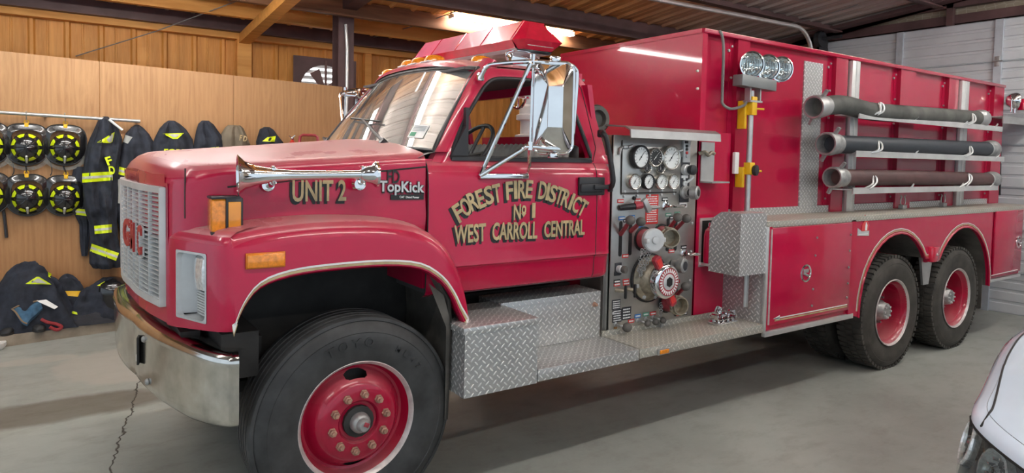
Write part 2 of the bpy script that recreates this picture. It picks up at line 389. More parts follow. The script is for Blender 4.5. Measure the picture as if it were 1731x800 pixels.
rf = MB(); rf.grid(ribbed(-7, 9.0, lambda x, q: ((x, YM+.1, roofz(YM+.1)-q), (x, RY, RZ-q), (x, -6, roofz(-6)-q)), .30))
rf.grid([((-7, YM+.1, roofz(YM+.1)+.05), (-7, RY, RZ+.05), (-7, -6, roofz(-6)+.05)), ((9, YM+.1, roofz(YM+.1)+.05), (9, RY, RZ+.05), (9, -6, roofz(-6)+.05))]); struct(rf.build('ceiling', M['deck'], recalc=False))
m, N, b, g = node_mat('purlin_timber')
st = N.noise(N.stretch(g, (.6, 6, 6)), 2, 6, .6, .4); N.l(N.mix(N.ramp(st, .3, .7), (.66, .28, .05), (.85, .42, .11)), b.inputs['Base Color']); b.inputs['Roughness'].default_value = .6; M['orangewood'] = m
m, N, b, g = node_mat('weathered_brown')
st = N.noise(N.stretch(g, (.5, 6, 6)), 2, 6, .6, .4); N.l(N.mix(N.ramp(st, .3, .7), (.16, .075, .04), (.34, .17, .08)), b.inputs['Base Color']); b.inputs['Roughness'].default_value = .6; M['brownwood'] = m
def purlin(y, h, wd, mt, name, x0=-7, x1=8.8):
    q = MB(); z = roofz(y); q.bx(x0, x1, y-.012, y+.012, z-h, z-.01); q.bx(x0, x1, y-wd, y, z-h, z-h+.02); q.bx(x0, x1, y, y+wd, z-.03, z-.01); struct(q.build(name, mt))
purlin(6.42, .20, .10, M['iron'], 'trim_1'); purlin(5.75, .20, .08, M['orangewood'], 'trim_2'); purlin(5.05, .22, .08, M['brownwood'], 'trim_3'); purlin(4.05, .28, .13, M['iron'], 'trim_4')
purlin(2.8, .11, .1, M['iron'], 'trim_5'); purlin(1.4, .11, .1, M['iron'], 'trim_6'); purlin(0, .11, .1, M['iron'], 'trim_7'); purlin(-1.6, .24, .1, M['iron'], 'trim_8'); purlin(-3.2, .24, .1, M['iron'], 'trim_9'); purlin(-4.8, .24, .1, M['iron'], 'trim_10')
# timber post and rafter on the orange wall
a = P(412, 60, y=YM-.1); q = MB(); q.bx(a.x-.09, a.x+.09, YM-.14, YM-.03, 0, roofz(YM)-.18); struct(q.build('trim_11', M['orangewood']))
q = MB(); q.prism([(YM-.03, roofz(YM)-.32), (YM-.03, roofz(YM)-.2), (RY, RZ-.3), (RY, RZ-.44)], (a.x-.07, 0, 0), (0, 1, 0), (0, 0, 1), (.14, 0, 0)); struct(q.build('trim_12', M['orangewood']))
a2 = P(622, 90, y=YM-.1); q = MB(); q.bx(a2.x-.05, a2.x+.05, YM-.12, YM-.03, 0, roofz(YM)-.18); struct(q.build('trim_13', M['orangewood']))
q = MB(); q.bx(-7, 9, YM-.16, YM-.03, roofz(YM)-.26, roofz(YM)-.18); struct(q.build('trim_14', M['orangewood']))
# plywood partition: sheets butted side by side, its top running a little uphill
m, N, b, g = node_mat('plywood')
wv = N.noise(N.stretch(g, (7, 1, .7)), 1.6, 8, .68, 1.6); big = N.noise(g, .9, 3); ring = N.n('ShaderNodeTexWave'); ring.inputs['Scale'].default_value = 2.2; ring.inputs['Distortion'].default_value = 9; ring.inputs['Detail'].default_value = 4; N.l(N.stretch(g, (3.0, 1, .35)), ring.inputs['Vector'])
c = N.mix(N.ramp(wv, .28, .72), (.315, .150, .056), (.48, .268, .118)); c = N.mix(N.m('MULTIPLY', N.ramp(ring.outputs['Fac'], .35, .95), .35), c, (.51, .29, .13)); c = N.mix(N.m('MULTIPLY', N.ramp(big, .4, .7), .35), c, (.42, .21, .085))
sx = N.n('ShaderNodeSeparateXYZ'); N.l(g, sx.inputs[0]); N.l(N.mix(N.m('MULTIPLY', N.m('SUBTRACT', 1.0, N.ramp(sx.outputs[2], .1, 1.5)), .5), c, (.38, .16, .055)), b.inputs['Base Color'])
b.inputs['Roughness'].default_value = .55; M['plywood'] = m
t0 = P(0, 86, y=YW); t1 = P(579, 147, y=YW); sl = (t1.z-t0.z)/(t1.x-t0.x)
xs = [-7, P(168, 100, y=YW).x-2.44, P(168, 100, y=YW).x, P(395, 100, y=YW).x, t1.x]; q = MB()
for x0, x1 in zip(xs, xs[1:]):
    q.prism([(x0+.002, 0), (x1-.002, 0), (x1-.002, t0.z+sl*(x1-t0.x)), (x0+.002, t0.z+sl*(x0-t0.x))], (0, YW, 0), (1, 0, 0), (0, 0, 1), (0, .018, 0))
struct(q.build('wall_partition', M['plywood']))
q = MB(); q.prism([(-7, 4.1), (-1.68, 4.757), (-.71, 4.91), (.1, 5.06), (.1, YW-.002), (-7, YW-.002)], (0, 0, 0), (1, 0, 0), (0, 1, 0), (0, 0, .10)); struct(q.build('baseboard_partition', mat('worn_curb', (.30, .25, .19), .8, var=.35, vscale=5)))
# steel column with its conduit
c0 = P(581, 60, y=YW+.12); q = MB(); q.bx(c0.x-.10, c0.x+.10, YW+.03, YW+.045, 0, roofz(5)); q.bx(c0.x-.10, c0.x+.10, YW+.235, YW+.25, 0, roofz(5)); q.bx(c0.x-.006, c0.x+.006, YW+.045, YW+.235, 0, roofz(5)); struct(q.build('trim_15', M['iron']))
q = MB(); q.prism([(YW+.25, roofz(5)-.16), (YW+.25, roofz(5)-.02), (RY, RZ-.02), (RY, RZ-.18)], (c0.x-.09, 0, 0), (0, 1, 0), (0, 0, 1), (.18, 0, 0)); struct(q.build('trim_16', M['iron']))
pz = P(587, 100, y=YW+.0); q = MB(); q.tube([(pz.x, YW+.01, .4), (pz.x, YW+.01, roofz(5)-.6), (pz.x-.02, YW+.01, roofz(5)-.3)], .020, 10); q.box((pz.x, YW+.012, 2.6), (.07, .03, .03)); q.box((pz.x, YW+.012, 1.2), (.07, .03, .03))
tag(q.build('conduit', M['alu']), 'bare metal conduit running up the brown steel column', 'pipe')
# fan in the orange wall
f0 = P(550, 153, y=YM-.08); fan = thing('exhaust_fan', 'round wall exhaust fan with louvres above the plywood partition', 'fan', (f0.x, YM-.03, f0.z-.4))
q = MB(); R_ = .36
ring_ = [(f0.x+R_*cos(2*pi*i/40), f0.z+R_*sin(2*pi*i/40)) for i in range(40)]
q.grid([[Vector((x, YM-.08, z)) for x, z in ring_], [Vector((f0.x+.46*max(-1, min(1, 1.42*cos(2*pi*i/40))), YM-.08, f0.z+.46*max(-1, min(1, 1.42*sin(2*pi*i/40))))) for i in range(40)]], wrap=True)
q.grid([[Vector((x, YM-.08, z)) for x, z in ring_], [Vector((x, YM-.035, z)) for x, z in ring_]], wrap=True); q.build('housing', M['iron'], fan)
q = MB()
for i in range(9): q.box((f0.x, YM-.05, f0.z-.34+i*.085), (.70, .006, .05), Matrix.Rotation(radians(20), 3, 'X'))
q.build('louvre', M['white'], fan)
q = MB(); q.lathe([(0, 0), (.36, 0)], (f0.x, YM-.034, f0.z), (0, -1, 0), 32); q.build('outside_daylight', mat('daylight', (1, 1, 1), .5, emit=((.95, .97, 1), 1.3)), fan)
q = MB(); q.cyl((f0.x, YM-.13, f0.z), (f0.x, YM-.08, f0.z), .07); q.build('motor', M['iron'], fan)
q = MB(); q.bx(f0.x-.015, f0.x+.015, YM-.10, YM-.085, f0.z-.42, f0.z+.42); q.bx(f0.x-.42, f0.x+.42, YM-.10, YM-.085, f0.z-.012, f0.z+.012)
for k in range(4):
    a = k*pi/2+.6; ct = Vector((cos(a), 0, sin(a))); sd = Vector((-sin(a), 0, cos(a)))
    q.prism([(.06, -.03), (.30, -.10), (.31, .06), (.06, .04)], (f0.x, YM-.075, f0.z), ct, sd, (0, .006, 0))
q.build('fan_blade', mat('brown_fan_blade', (.20, .11, .10), .5), fan)
# end wall, insulated and netted, with the white sectional door
m, N, b, g = node_mat('netted_insulation')
vo = N.n('ShaderNodeTexVoronoi'); vo.feature = 'DISTANCE_TO_EDGE'; vo.inputs['Scale'].default_value = 9; vo.inputs['Randomness'].default_value = .45; N.l(N.stretch(g, (1, 1, 1.25)), vo.inputs['Vector'])
ed = N.m('SUBTRACT', 1.0, N.ramp(vo.outputs['Distance'], .01, .05)); c = N.mix(N.ramp(N.noise(g, 2, 5), .3, .7), (.24, .19, .13), (.40, .34, .26))
N.l(N.mix(N.m('MULTIPLY', ed, .5), c, (.58, .53, .42)), b.inputs['Base Color']); b.inputs['Roughness'].default_value = .8; M['net'] = m
DY, DZ = P(1390, 73, x=XE).y, 3.784; q = MB(); q.prism([(DY+.05, 0), (YM+.1, 0), (YM+.1, roofz(YM+.1)), (RY, RZ), (-6, roofz(-6)), (-6, 0), (-2.4, 0), (-2.4, DZ+.05), (DY+.05, DZ+.05)], (XE+.06, 0, 0), (0, 1, 0), (0, 0, 1), (.06, 0, 0)); struct(q.build('wall_end', M['net']))
dw = mat('door_white', (.62, .64, .66), .5, var=.10, vscale=2); q = MB(); rows = []
z = 0.0; hs = DZ/7
while z < DZ-.01:
    for t, d in ((0, .0), (.012, 0), (.015, .012), (.12, .012), (.13, 0), (.16, 0), (.17, .012), (.27, .012), (.28, 0), (.31, 0), (.32, .012), (.40, .012), (.41, 0), (.44, 0), (.45, .012), (hs-.015, .012), (hs-.012, 0), (hs-.002, 0), (hs-.001, .03)): rows.append(((XE-d, DY, z+t), (XE-d, -2.4, z+t)))
    z += hs
q.grid(rows); dr = struct(q.build('door_1', dw))
for i, (u, v) in enumerate(((1524, 60), (1692, 40))):
    yy = P(u, v, x=XE).y; q = MB(); q.bx(XE-.045, XE-.014, yy-.045, yy+.045, 0, DZ); struct(q.build('door_stile', mat('stile_%d' % i, (.58, .62, .66), .45, .2), dr))
    q = MB()
    for k in range(1, 7): q.box((XE-.05, yy, k*hs), (.012, .06, .13), None, .004); q.cyl((XE-.055, yy-.06, k*hs), (XE-.055, yy+.06, k*hs), .01, n=8)
    q.build('hinge', M['galv'], dr)
q = MB(); q.bx(XE-.02, XE+.05, DY+.01, DY+.16, 0, roofz(DY)); q.bx(XE-.02, XE+.05, -2.4, DY+.16, DZ+.02, DZ+.14); struct(q.build('door_2', M['iron']))
g1 = P(1445, 35, x=XE-.03); q = MB(); q.bx(XE-.08, XE+.02, -6, DY-.5, g1.z-.04, g1.z+.05); q.bx(XE-.08, XE, P(1610, 20, x=XE).y-.04, P(1610, 20, x=XE).y+.04, DZ, roofz(1)); struct(q.build('trim_17', M['iron']))
q = MB(); q.prism([(YM, roofz(YM)-.42), (YM, roofz(YM)-.04), (RY, RZ-.04), (RY, RZ-.10), (3.4, roofz(3.4)-.08), (4.4, roofz(4.4)-.2)], (XE-.32, 0, 0), (0, 1, 0), (0, 0, 1), (.2, 0, 0)); struct(q.build('trim_18', M['iron']))
# door track, bracket and spring drum
k0, k1 = P(1115, 0, z=3.78), P(1345, 44, z=3.78); q = MB(); dv = (k1-k0).normalized(); st_ = k1-dv*7
pth = [st_, k1]+[Vector((k1.x+.42*sin(a), k1.y, k1.z-.42+.42*cos(a))) for a in [i*pi/16 for i in range(1, 9)]]+[Vector((k1.x+.42, k1.y, .3))]
q.tube(pth, .028, 8); tag(q.build('door_track', M['alu']), 'bright metal track curving down beside the white sectional door', 'track')
a = P(1380, 72, x=XE-.3); a.z = min(a.z, roofz(a.y)-.26); q = MB(); q.box((a.x+.1, a.y, a.z), (.10, .03, .30)); q.cyl((a.x, a.y-.10, a.z+.08), (a.x, a.y-.02, a.z+.08), .12, n=24); q.cyl((a.x, a.y-.4, a.z+.08), (a.x, a.y, a.z+.08), .025); q.bx(a.x+.05, XE, a.y-.02, a.y+.02, a.z-.1, a.z+.12)
tag(q.build('door_spring_drum', M['plate']), 'black cable drum and bracket at the top corner of the sectional door', 'door hardware')
def cord(p, q_, name, lb, r=.006):
    o = MB(); o.tube([p, (p+q_)/2-Vector((0, 0, .03)), q_], r, 6); return tag(o.build(name, M['rope']), lb, 'cable')
cord(P(128, 95, y=YM-.05), roofpt(400, 2, .06), 'brace_cable', 'thin brace cable slanting across the orange wall above the helmets')
cord(P(622, 66, y=YM-.05), roofpt(812, 4, .06), 'brace_cable', 'thin brace cable slanting up from the wall post behind the cab roof')
cord(roofpt(1325, 42, .16), roofpt(1450, 8, .16), 'brace_cable', 'pale cable running along the dark rafter above the tank')
# fluorescent fixtures
def lamp(x0, x1, y, z, label):
    t = thing('fluorescent_lamp', label, 'lamp', ((x0+x1)/2, y, z), 'fluorescent ceiling lamps')
    q = MB(); q.bx(x0, x1, y-.02, y+.02, z+.015, z+.07, .005); q.bx(x0, x0+.02, y-.06, y+.06, z-.02, z+.03); q.bx(x1-.02, x1, y-.06, y+.06, z-.02, z+.04); q.build('housing', M['lampwhite'], t)
    for s_ in (-1, 1): q = MB(); q.cyl((x0+.02, y+s_*.035, z), (x1-.02, y+s_*.035, z), .017, n=12); q.build('lamp_tube', M['tube'], t)
    q = MB()
    for x in (x0+.25*(x1-x0), x1-.25*(x1-x0)): q.tube([(x, y, z+.08), (x, y, roofz(y))], .004, 6)
    q.build('hanger', M['rope'], t); return t
A, B = P(762, 25, y=4.9), P(968, 62, y=4.9); lamp(A.x, B.x, 4.9, (A.z+B.z)/2, 'lit fluorescent ceiling lamp showing behind the red light bar')
for x0, y in LAMPS: lamp(x0, x0+2.44, y, roofz(y)-(.50 if y > 3 else .32), 'lit fluorescent ceiling lamp hung over the bay in front of the fire truck')
# ------------------------------------------------------------------ the fire truck: nose, hood, fenders
CY = 1.22                                  # centre line of the truck
truck = thing('fire_truck', 'red six-wheeled fire tanker truck parked across the bay', 'fire truck', (0, CY, 0))
NOSE = {'hood', 'grille', 'upright', 'louvre_bars', 'radiator_screen', 'grille_letter', 'letter_edge', 'headlight', 'headlight_lens', 'trim_fins', 'front_bumper'}
def part(name, mb, mt, parent=None, **k):
    if name in NOSE:                       # the far half of the blunt nose stands a little forward
        for p in mb.v:
            if p.y > 1.22: p.x -= (.24 if name == 'front_bumper' else .105)*(p.y-1.22)*min(1, max(0, (-.25-p.x)/.45))
    return mb.build(name, mt, truck if parent is None else parent, **k)
XF = [(.11, -.60), (.15, -.655), (.22, -.69), (.35, -.745), (.45, -.785), (.55, -.812), (.8, -.86), (1.0, -.885), (1.22, -.895)]
def xf(y): y = y if y <= CY else 2*CY-y; return interp(XF, y)
def ztop(x, y): return 1.80+(x+.72)*.094+.075*(1-((y-CY)/.88)**2)
def sidey(x): return .235+(.40-x)*.13
# upper hood: rings run from the cowl along the near side, round the corner and across the nose
O = [(x, sidey(x)) for x in (.40, .25, .1, -.05, -.2, -.35, -.5, -.6)]; ns = len(O)
O += [(-.66, .376), (-.705, .392), (-.742, .42), (-.768, .46), (-.788, .505)]+[(xf(y), y) for y in (.56, .65, .76, .88, 1.0, 1.11, 1.22)]
O = [Vector((*p, 0)) for p in O]; nO = len(O)
nrm = []
for i in range(nO):
    t = (O[min(i+1, nO-1)]-O[max(i-1, 0)]).normalized(); nrm.append(Vector((t.y, -t.x, 0)))
for i in range(nO):
    if nrm[i].dot(Vector((.0 if i < nO-1 else 1, CY, 0))-O[i]) < 0: nrm[i] = -nrm[i]
nrm[-1] = Vector((1, 0, 0)); nrm[0] = Vector((0, 1, 0))
rad = [.055 if i < ns else lerp(.055, .13, min(1, (i-ns+1)/7)) for i in range(nO)]
cen = [Vector((lerp(.40, -.30, i/(ns-1)), CY, 0)) if i < ns else Vector((lerp(-.30, -.74, (i-ns+1)/(nO-ns)), CY, 0)) for i in range(nO)]
rows = []
def addring(f): rows.append([f(i) for i in range(nO)])
ze = [ztop(O[i].x, O[i].y) for i in range(nO)]
for z in (1.46, 1.56): addring(lambda i: O[i]+nrm[i]*(.012 if z > 1.5 else 0)*-1*(i < ns)+Vector((0, 0, z)))
for k_ in (.35, .7, 1.0): addring(lambda i: O[i]+Vector((0, 0, lerp(1.56, ze[i]-rad[i], k_))))
for a in (20, 40, 60, 78):
    def f(i, a=radians(a)):
        p = O[i]+nrm[i]*rad[i]*(1-cos(a)); return Vector((p.x, p.y, ztop(p.x, p.y)-rad[i]*(1-sin(a))))
    addring(f)
for s_ in (0, .2, .4, .6, .8, 1):
    def f(i, s_=s_):
        p = (O[i]+nrm[i]*rad[i]*1.15).lerp(cen[i], s_); return Vector((p.x, p.y, ztop(p.x, p.y)))
    addring(f)
hd = MB(); hd.grid(rows, mirror=CY, skip=lambda i, j: False)
# fenders: rings from the wheel-arch lip over the bulge and in to the hood side
A_ = [(.600, .93), (.575, .985), (.545, 1.035), (.505, 1.115), (.435, 1.205), (.312, 1.282), (.113, 1.312), (-.162, 1.313), (-.359, 1.298), (-.491, 1.255), (-.562, 1.169), (-.600, 1.075)]
B_ = [(.632, .93), (.618, 1.05), (.60, 1.14), (.56, 1.26), (.48, 1.39), (.34, 1.495), (.12, 1.545), (-.16, 1.558), (-.36, 1.55), (-.49, 1.537), (-.57, 1.527), (-.61, 1.522)]
A_ = [p[:2] for p in smooth_path([(*p, 0) for p in A_], 3)]; B_ = [p[:2] for p in smooth_path([(*p, 0) for p in B_], 3)]
ST = []
for (ax, az), (bx_, bz) in zip(A_, B_):
    dx_, dz = bx_-ax, bz-az; w0 = min(1, max(0, (bx_-.30)/.3))
    S = [(ax+.012*w0, az+.012, .21), (ax, az, .17), (ax, az, .118), (ax+dx_*.04, az+dz*.04, .106), (ax+dx_*.30, az+dz*.30, .110), (ax+dx_*.62, az+dz*.62, .112), (ax+dx_*.84, az+dz*.84, .122), (ax+dx_*.96, az+dz*.96, .146), (bx_, bz, .185), (bx_, bz+.012, .25), (bx_, bz+.02, .42)]
    ST.append([Vector((x, y, z)) for x, z, y in S])
FR = [(-.632, .122), (-.660, .152), (-.680, .195), (-.697, .235), (-.735, .325), (-.758, .385), (-.783, .445), (-.800, .50), (-.814, .555)]
for x, y in FR:
    n_ = Vector((1, .35, 0)).normalized() if y < .2 else Vector((1, .1, 0)).normalized(); p = Vector((x, y, 0)); e = lerp(1.072, 1.035, min(1, (y-.12)/.4))
    S = [(.05, e+.02), (.02, e), (.0, e+.004), (0, e+.02), (0, 1.105), (0, 1.405), (.004, 1.46), (.018, 1.497), (.05, 1.520), (.10, 1.532), (.22, 1.54)]
    ST.append([p+n_*a+Vector((0, 0, z)) for a, z in S])
nS = len(A_)
i0 = nS+3; i1 = nS+6
fe = MB(); fe.grid(ST, mirror=CY, skip=lambda i, j: i0 <= i < i1 and j == 4)
hd.add(fe.v, fe.f)
# centre of the nose below the hood: strips round the grille opening
for y0, y1, z0, z1 in ((.545, .585, 1.03, 1.72), (.585, 1.22, 1.03, 1.125), (.585, 1.22, 1.685, 1.76)):
    ys = [lerp(y0, y1, i/6) for i in range(7)]
    hd.grid([[Vector((xf(y)+(.02 if z == z0 and z0 < 1.1 else 0), y, z)) for y in ys] for z in (z0, z0+.015, z1)], mirror=CY)
    hd.grid([[Vector((xf(y)+d, y, z0)) for y in ys] for d in (.02, .14)], mirror=CY)
hood = part('hood', hd, M['paint'], ang=50)
# panel gaps: seam at the nose, lid line, door cut
sm = MB()
def seam(pts, r=.0035, q=None): (q or sm).tube(smooth_path(pts, 4), r, 6)
seam([(-.752, .428, 1.795), (-.752, .43, 1.76), (-.752, .435, 1.68), (-.752, .435, 1.56)])
seam([(x, sidey(x)-.0005, lerp(1.71, 1.818, (x+.58)/.98)) for x in (-.58, -.3, -.05, .2, .40)], .0045)
part('panel_gap', sm, M['dark'], hood)
# gold and white pinstripe over the wheel arch
def stripe(name, mt, off, y, i0=2, i1=34, w_=.006):
    q = MB(); L = []
    for i in range(i0, i1):
        a, b = Vector(A_[i]), Vector(B_[i]); d = (b-a).normalized(); p = a+d*off; L.append((Vector((p.x-d.x*w_, y, p.y-d.y*w_)), Vector((p.x+d.x*w_, y, p.y+d.y*w_))))
    q.grid(L); q.grid([(a+Vector((0, .004, 0)), b+Vector((0, .004, 0))) for a, b in L])
    p = L[-1][0]; q.prism([(-.004, -.035), (.012, .02), (-.012, .005)], p, (1, 0, 0), (0, 0, 1), (0, .002, 0)); p = L[0][0]; q.prism([(-.004, -.04), (.008, .01), (-.012, .0)], p, (1, 0, 0), (0, 0, 1), (0, .002, 0))
    part(name, q, mt, hood, recalc=False)
stripe('white_pinstripe', M['white'], .034, .1035, w_=.0045); stripe('gold_pinstripe', M['gold'], .022, .1040)
# grille: frame, seven uprights, louvres between them
gr = MB(); G0, G1, Z0, Z1 = .588, 2*CY-.588, 1.13, 1.69
ysl = [lerp(G0, G1, i/24) for i in range(25)]
def band(q, z0, z1, d0, d1, ys=ysl):
    q.grid([[Vector((xf(y)-d0, y, z0)) for y in ys], [Vector((xf(y)-d1, y, z0)) for y in ys], [Vector((xf(y)-d1, y, z1)) for y in ys], [Vector((xf(y)-d0, y, z1)) for y in ys], [Vector((xf(y)-d0, y, z0)) for y in ys]])
band(gr, Z0-.012, Z0+.02, -.05, .022); band(gr, Z1-.02, Z1+.012, -.05, .022)
for s_ in (G0, G1): gr.box((xf(s_)+.01, s_, (Z0+Z1)/2), (.07, .032, Z1-Z0+.02), None, .006)
grille = part('grille', gr, M['silver'])
nb = 7
for i in range(1, nb): y = lerp(G0, G1, i/nb); q = MB(); q.box((xf(y)+.008, y, (Z0+Z1)/2), (.05, .014, Z1-Z0), None, .004); part('upright', q, M['silver'], grille)
q = MB()
for k in range(23):
    z = lerp(Z0+.03, Z1-.03, k/22); q.grid([[Vector((xf(y)+d, y, z+h)) for y in ysl] for d, h in ((-.014, -.010), (-.016, -.004), (.03, .010), (.03, .006), (-.014, -.010))])
part('louvre_bars', q, M['silver'], grille)
q = MB(); q.grid([[Vector((xf(y)+.055, y, z)) for y in ysl] for z in (Z0-.02, Z1+.02)]); part('radiator_screen', q, M['dark'], grille)
for ch, y in (('G', 1.33), ('M', 1.13), ('C', .93)):
    q = MB(); text(q, ch, (xf(y)-.016, y, 1.41), (0, -1, 0), (0, 0, 1), .155, .165, bold=.03, depth=.006); part('grille_letter', q, mat('badge_red_'+ch, (.42, .035, .03), .5), grille)
    q = MB(); text(q, ch, (xf(y)-.008, y-.004, 1.405), (0, -1, 0), (0, 0, 1), .172, .182, bold=.05, depth=.004); part('letter_edge', q, M['silver'], grille)
# headlight: silver scoop, lens and fins
def headlight(mir):
    f = (lambda p: Vector((p[0], 2*CY-p[1], p[2]))) if mir else Vector
    zz = (1.100, 1.12, 1.385, 1.41); cols = [(-.785, .448), (-.76, .444), (-.735, .440), (-.705, .434), (-.672, .425), (-.655, .40), (-.655, .235)]
    q = MB(); q.grid([[f((x, y, z)) for x, y in cols] for z in (1.11, 1.40)])
    for z, zi in ((1.10, 1.11), (1.41, 1.40)):
        q.grid([[f((xf(y)-.004, y, z)) for y in (.448, .40, .35, .30, .232)], [f((-.655, y, zi)) for y in (.448, .40, .35, .30, .232)]])
    fr = [(.445, 1.105), (.445, 1.405), (.237, 1.405), (.237, 1.105)]
    ro = [(.455, 1.095), (.455, 1.415), (.228, 1.415), (.228, 1.095)]
    op = round_poly(fr, .03, 5); ou = round_poly(ro, .012, 5)
    q.grid([[f((xf(y)-.003, y, z)) for y, z in ou], [f((xf(y)-.005, y, z)) for y, z in op], [f((xf(y)+.02, y, z)) for y, z in op]], wrap=True)
    h = part('headlight', q, M['silver'])
    q = MB(); q.grid([[f((-.672, .418, z)), f((-.704-b_, .405, z)), f((-.722-b_, .36, z)), f((-.722-b_, .30, z)), f((-.706-b_, .25, z)), f((-.690, .236, z))] for z, b_ in ((1.236, -.02), (1.246, 0), (1.30, .006), (1.345, .006), (1.388, 0), (1.398, -.02))])
    part('headlight_lens', q, M['clear'], h)
    q = MB()
    for k in range(9): z = 1.122+.0125*k; q.grid([[f((x, y, z+d)) for x, y in ((-.70, .415), (-.712, .36), (-.690, .238))] for d in (0, .009)]); q.grid([[f((x+e, y, z+.009)) for x, y in ((-.70, .415), (-.712, .36), (-.690, .238))] for e in (0, .014)])
    part('trim_fins', q, M['silver'], h)
headlight(False); headlight(True)
# bumper
BP = [(-.575, .140), (-.600, .146), (-.622, .162), (-.664, .22), (-.712, .33), (-.772, .52), (-.838, .78), (-.878, 1.03), (-.893, 1.22)]
BP = smooth_path([(*p, 0) for p in BP], 4); rows = []
for i, p in enumerate(BP):
    t = (BP[min(i+1, len(BP)-1)]-BP[max(i-1, 0)]).normalized(); n_ = Vector((-t.y, t.x, 0)); n_ = -n_ if n_.x > 0 else n_
    if i < 3: n_ = Vector((-.1, -1, 0)).normalized()
    dip = .03*max(0, 1-(p.y-.075)/.35)
    rows.append([p+n_*a+Vector((0, 0, z)) for a, z in ((-.15, .948), (-.06, .965), (-.02, .962), (.002, .945), (.010, .918), (.004, .90), (.002, .75), (.0, .66), (-.006, .615+dip), (-.02, .598+dip), (-.05, .60+dip))])
q = MB(); q.grid(rows, mirror=CY); bp = part('front_bumper', q, M['old_chrome'], ang=60)
def bfront(y): return min(interp([(p.y, p.x) for p in BP], y if y < CY else 2*CY-y), 0)
q = MB()
for u, v in ((190+75/2.857, 460+295/2.857), (190+153/2.857, 460+325/2.857), (190+172/2.857, 460+530/2.857), (190+30/2.857, 460+305/2.857)):
    pt = P(u, v, y=.9)
    for yy in [.6+.02*k for k in range(70)]:
        pt = P(u, v, y=yy)
        if pt.x >= bfront(yy)-.004: break
    q.lathe([(0, .012), (.012, .012), (.018, .004), (.018, 0)], (bfront(pt.y)-.002, pt.y, pt.z), (-1, -.2, 0), 10)
part('bumper_bolts', q, M['coupling'], bp)
q = MB(); q.box((bfront(1.06)-.006, 1.06, .80), (.012, .085, .15), Matrix.Rotation(radians(-12), 3, 'Z'), .004); q2 = MB(); q2.box((bfront(1.06)-.014, 1.055, .76), (.008, .05, .035), Matrix.Rotation(radians(-12), 3, 'Z'), .003)
part('hook_slot', q, M['dark'], bp); part('plate_tab', q2, M['white'], bp)
# the dark works behind the bumper and under the hood, frame rails and axles
q = MB(); q.bx(-.62, -.45, .30, 2.14, .80, 1.02); q.bx(-.75, -.66, .6, 1.84, .86, .98); q.bx(-.5, .9, .72, 1.72, .72, 1.5)
q.bx(-.5, .60, .42, .72, 1.33, 1.42); part('engine', q, M['dark'])
q = MB(); q.bx(-.75, 8.0, .80, .88, .72, .96); q.bx(-.75, 8.0, 1.56, 1.64, .72, .96)
for x in (.9, 2.2, 3.4, 4.4, 7.5): q.bx(x, x+.1, .86, 1.6, .75, .92)
part('chassis', q, M['dark'])
q = MB(); q.cyl((0, .42, .50), (0, 2.0, .50), .06); q.bx(-.5, .5, .74, .82, .58, .64); q.bx(-.5, .5, 1.62, 1.70, .58, .64); q.bx(-.1, .1, .42, .55, .40, .62); q.box((-.42, .5, .80), (.06, .06, .30), None, .01); q.cyl((-.35, .42, .66), (-.05, .42, .60), .03); part('front_axle', q, M['dark'])
for x in (5.103, 6.412): q = MB(); q.cyl((x, .3, .522), (x, 2.1, .522), .085); q.ball((x, 1.22, .522), .20); part('rear_axle', q, M['dark'])
# arch liner with its stiffener, mud flap and the red flare foot
def archx(off=0.0): return [Vector((p[0], 0, p[1])) for p in A_]
for mir in (0, 1):
    f = (lambda p: Vector((p[0], 2*CY-p[1], p[2]))) if mir else Vector
    L = [f((p[0]*1.0+(.02 if p[0] > 0 else -.02), y, p[1]+.02)) for y in (.18,) for p in A_]
    q = MB(); q.grid([[f((p[0]*1.02, y, p[1]+.015+d)) for p in A_] for y, d in ((.20, .0), (.45, .03), (.72, .03))]); part('arch_liner', q, M['liner'])
    q = MB(); q.prism([(.47, 1.13), (.525, .95), (.515, .60), (.510, .44), (.490, .44), (.49, .95), (.38, 1.20)], f((0, .14, 0)), (1, 0, 0), (0, 0, 1), f((0, .142, 0))-f((0, .14, 0)))
    q.grid([[f((x, y, z)) for y in (.13, .30, .55, .68)] for x, z in ((.495, .44), (.505, .70), (.512, .95), (.50, 1.10), (.40, 1.27))]); q.grid([[f((x+.008, y, z)) for y in (.13, .30, .55, .68)] for x, z in ((.495, .44), (.505, .70), (.512, .95), (.50, 1.10), (.40, 1.27))])
    part('mud_flap', q, M['liner'])
    q = MB(); q.prism([(.555, .965), (.61, .965), (.628, .84), (.60, .83), (.585, .90)], f((0, .105, 0)), (1, 0, 0), (0, 0, 1), f((0, .16, 0))-f((0, .105, 0))); part('flare_foot', q, M['paint'])
# corner signal, side marker, air horn
a = P(376, 362, y=.32); q = MB(); q.box((a.x, a.y-.03, a.z), (.125, .10, .155), None, .012); ts = part('turn_signal', q, M['amber'])
q = MB(); q.box((a.x+.035, a.y-.083, a.z), (.075, .012, .16), None, .004); q.box((a.x+.0, a.y-.035, a.z-.085), (.13, .11, .02), None, .006); q.box((a.x, a.y-.035, a.z+.081), (.13, .105, .012), None, .004); part('signal_frame', q, M['black'], ts)
q = MB(); q.box((a.x+.035, a.y-.09, a.z), (.055, .008, .125), None, .003); part('signal_lens', q, mat('side_amber', (.80, .30, .02), .12, coat=.8), ts)
q = MB(); q.cyl((a.x+.02, a.y-.02, a.z-.12), (a.x+.02, a.y-.02, a.z-.08), .03); part('signal_foot', q, M['black'], ts)
a = P(449, 440, y=.106); q = MB(); q.box((a.x, a.y-.006, a.z), (.165, .018, .062), None, .006); sk = part('side_marker', q, M['amber'])
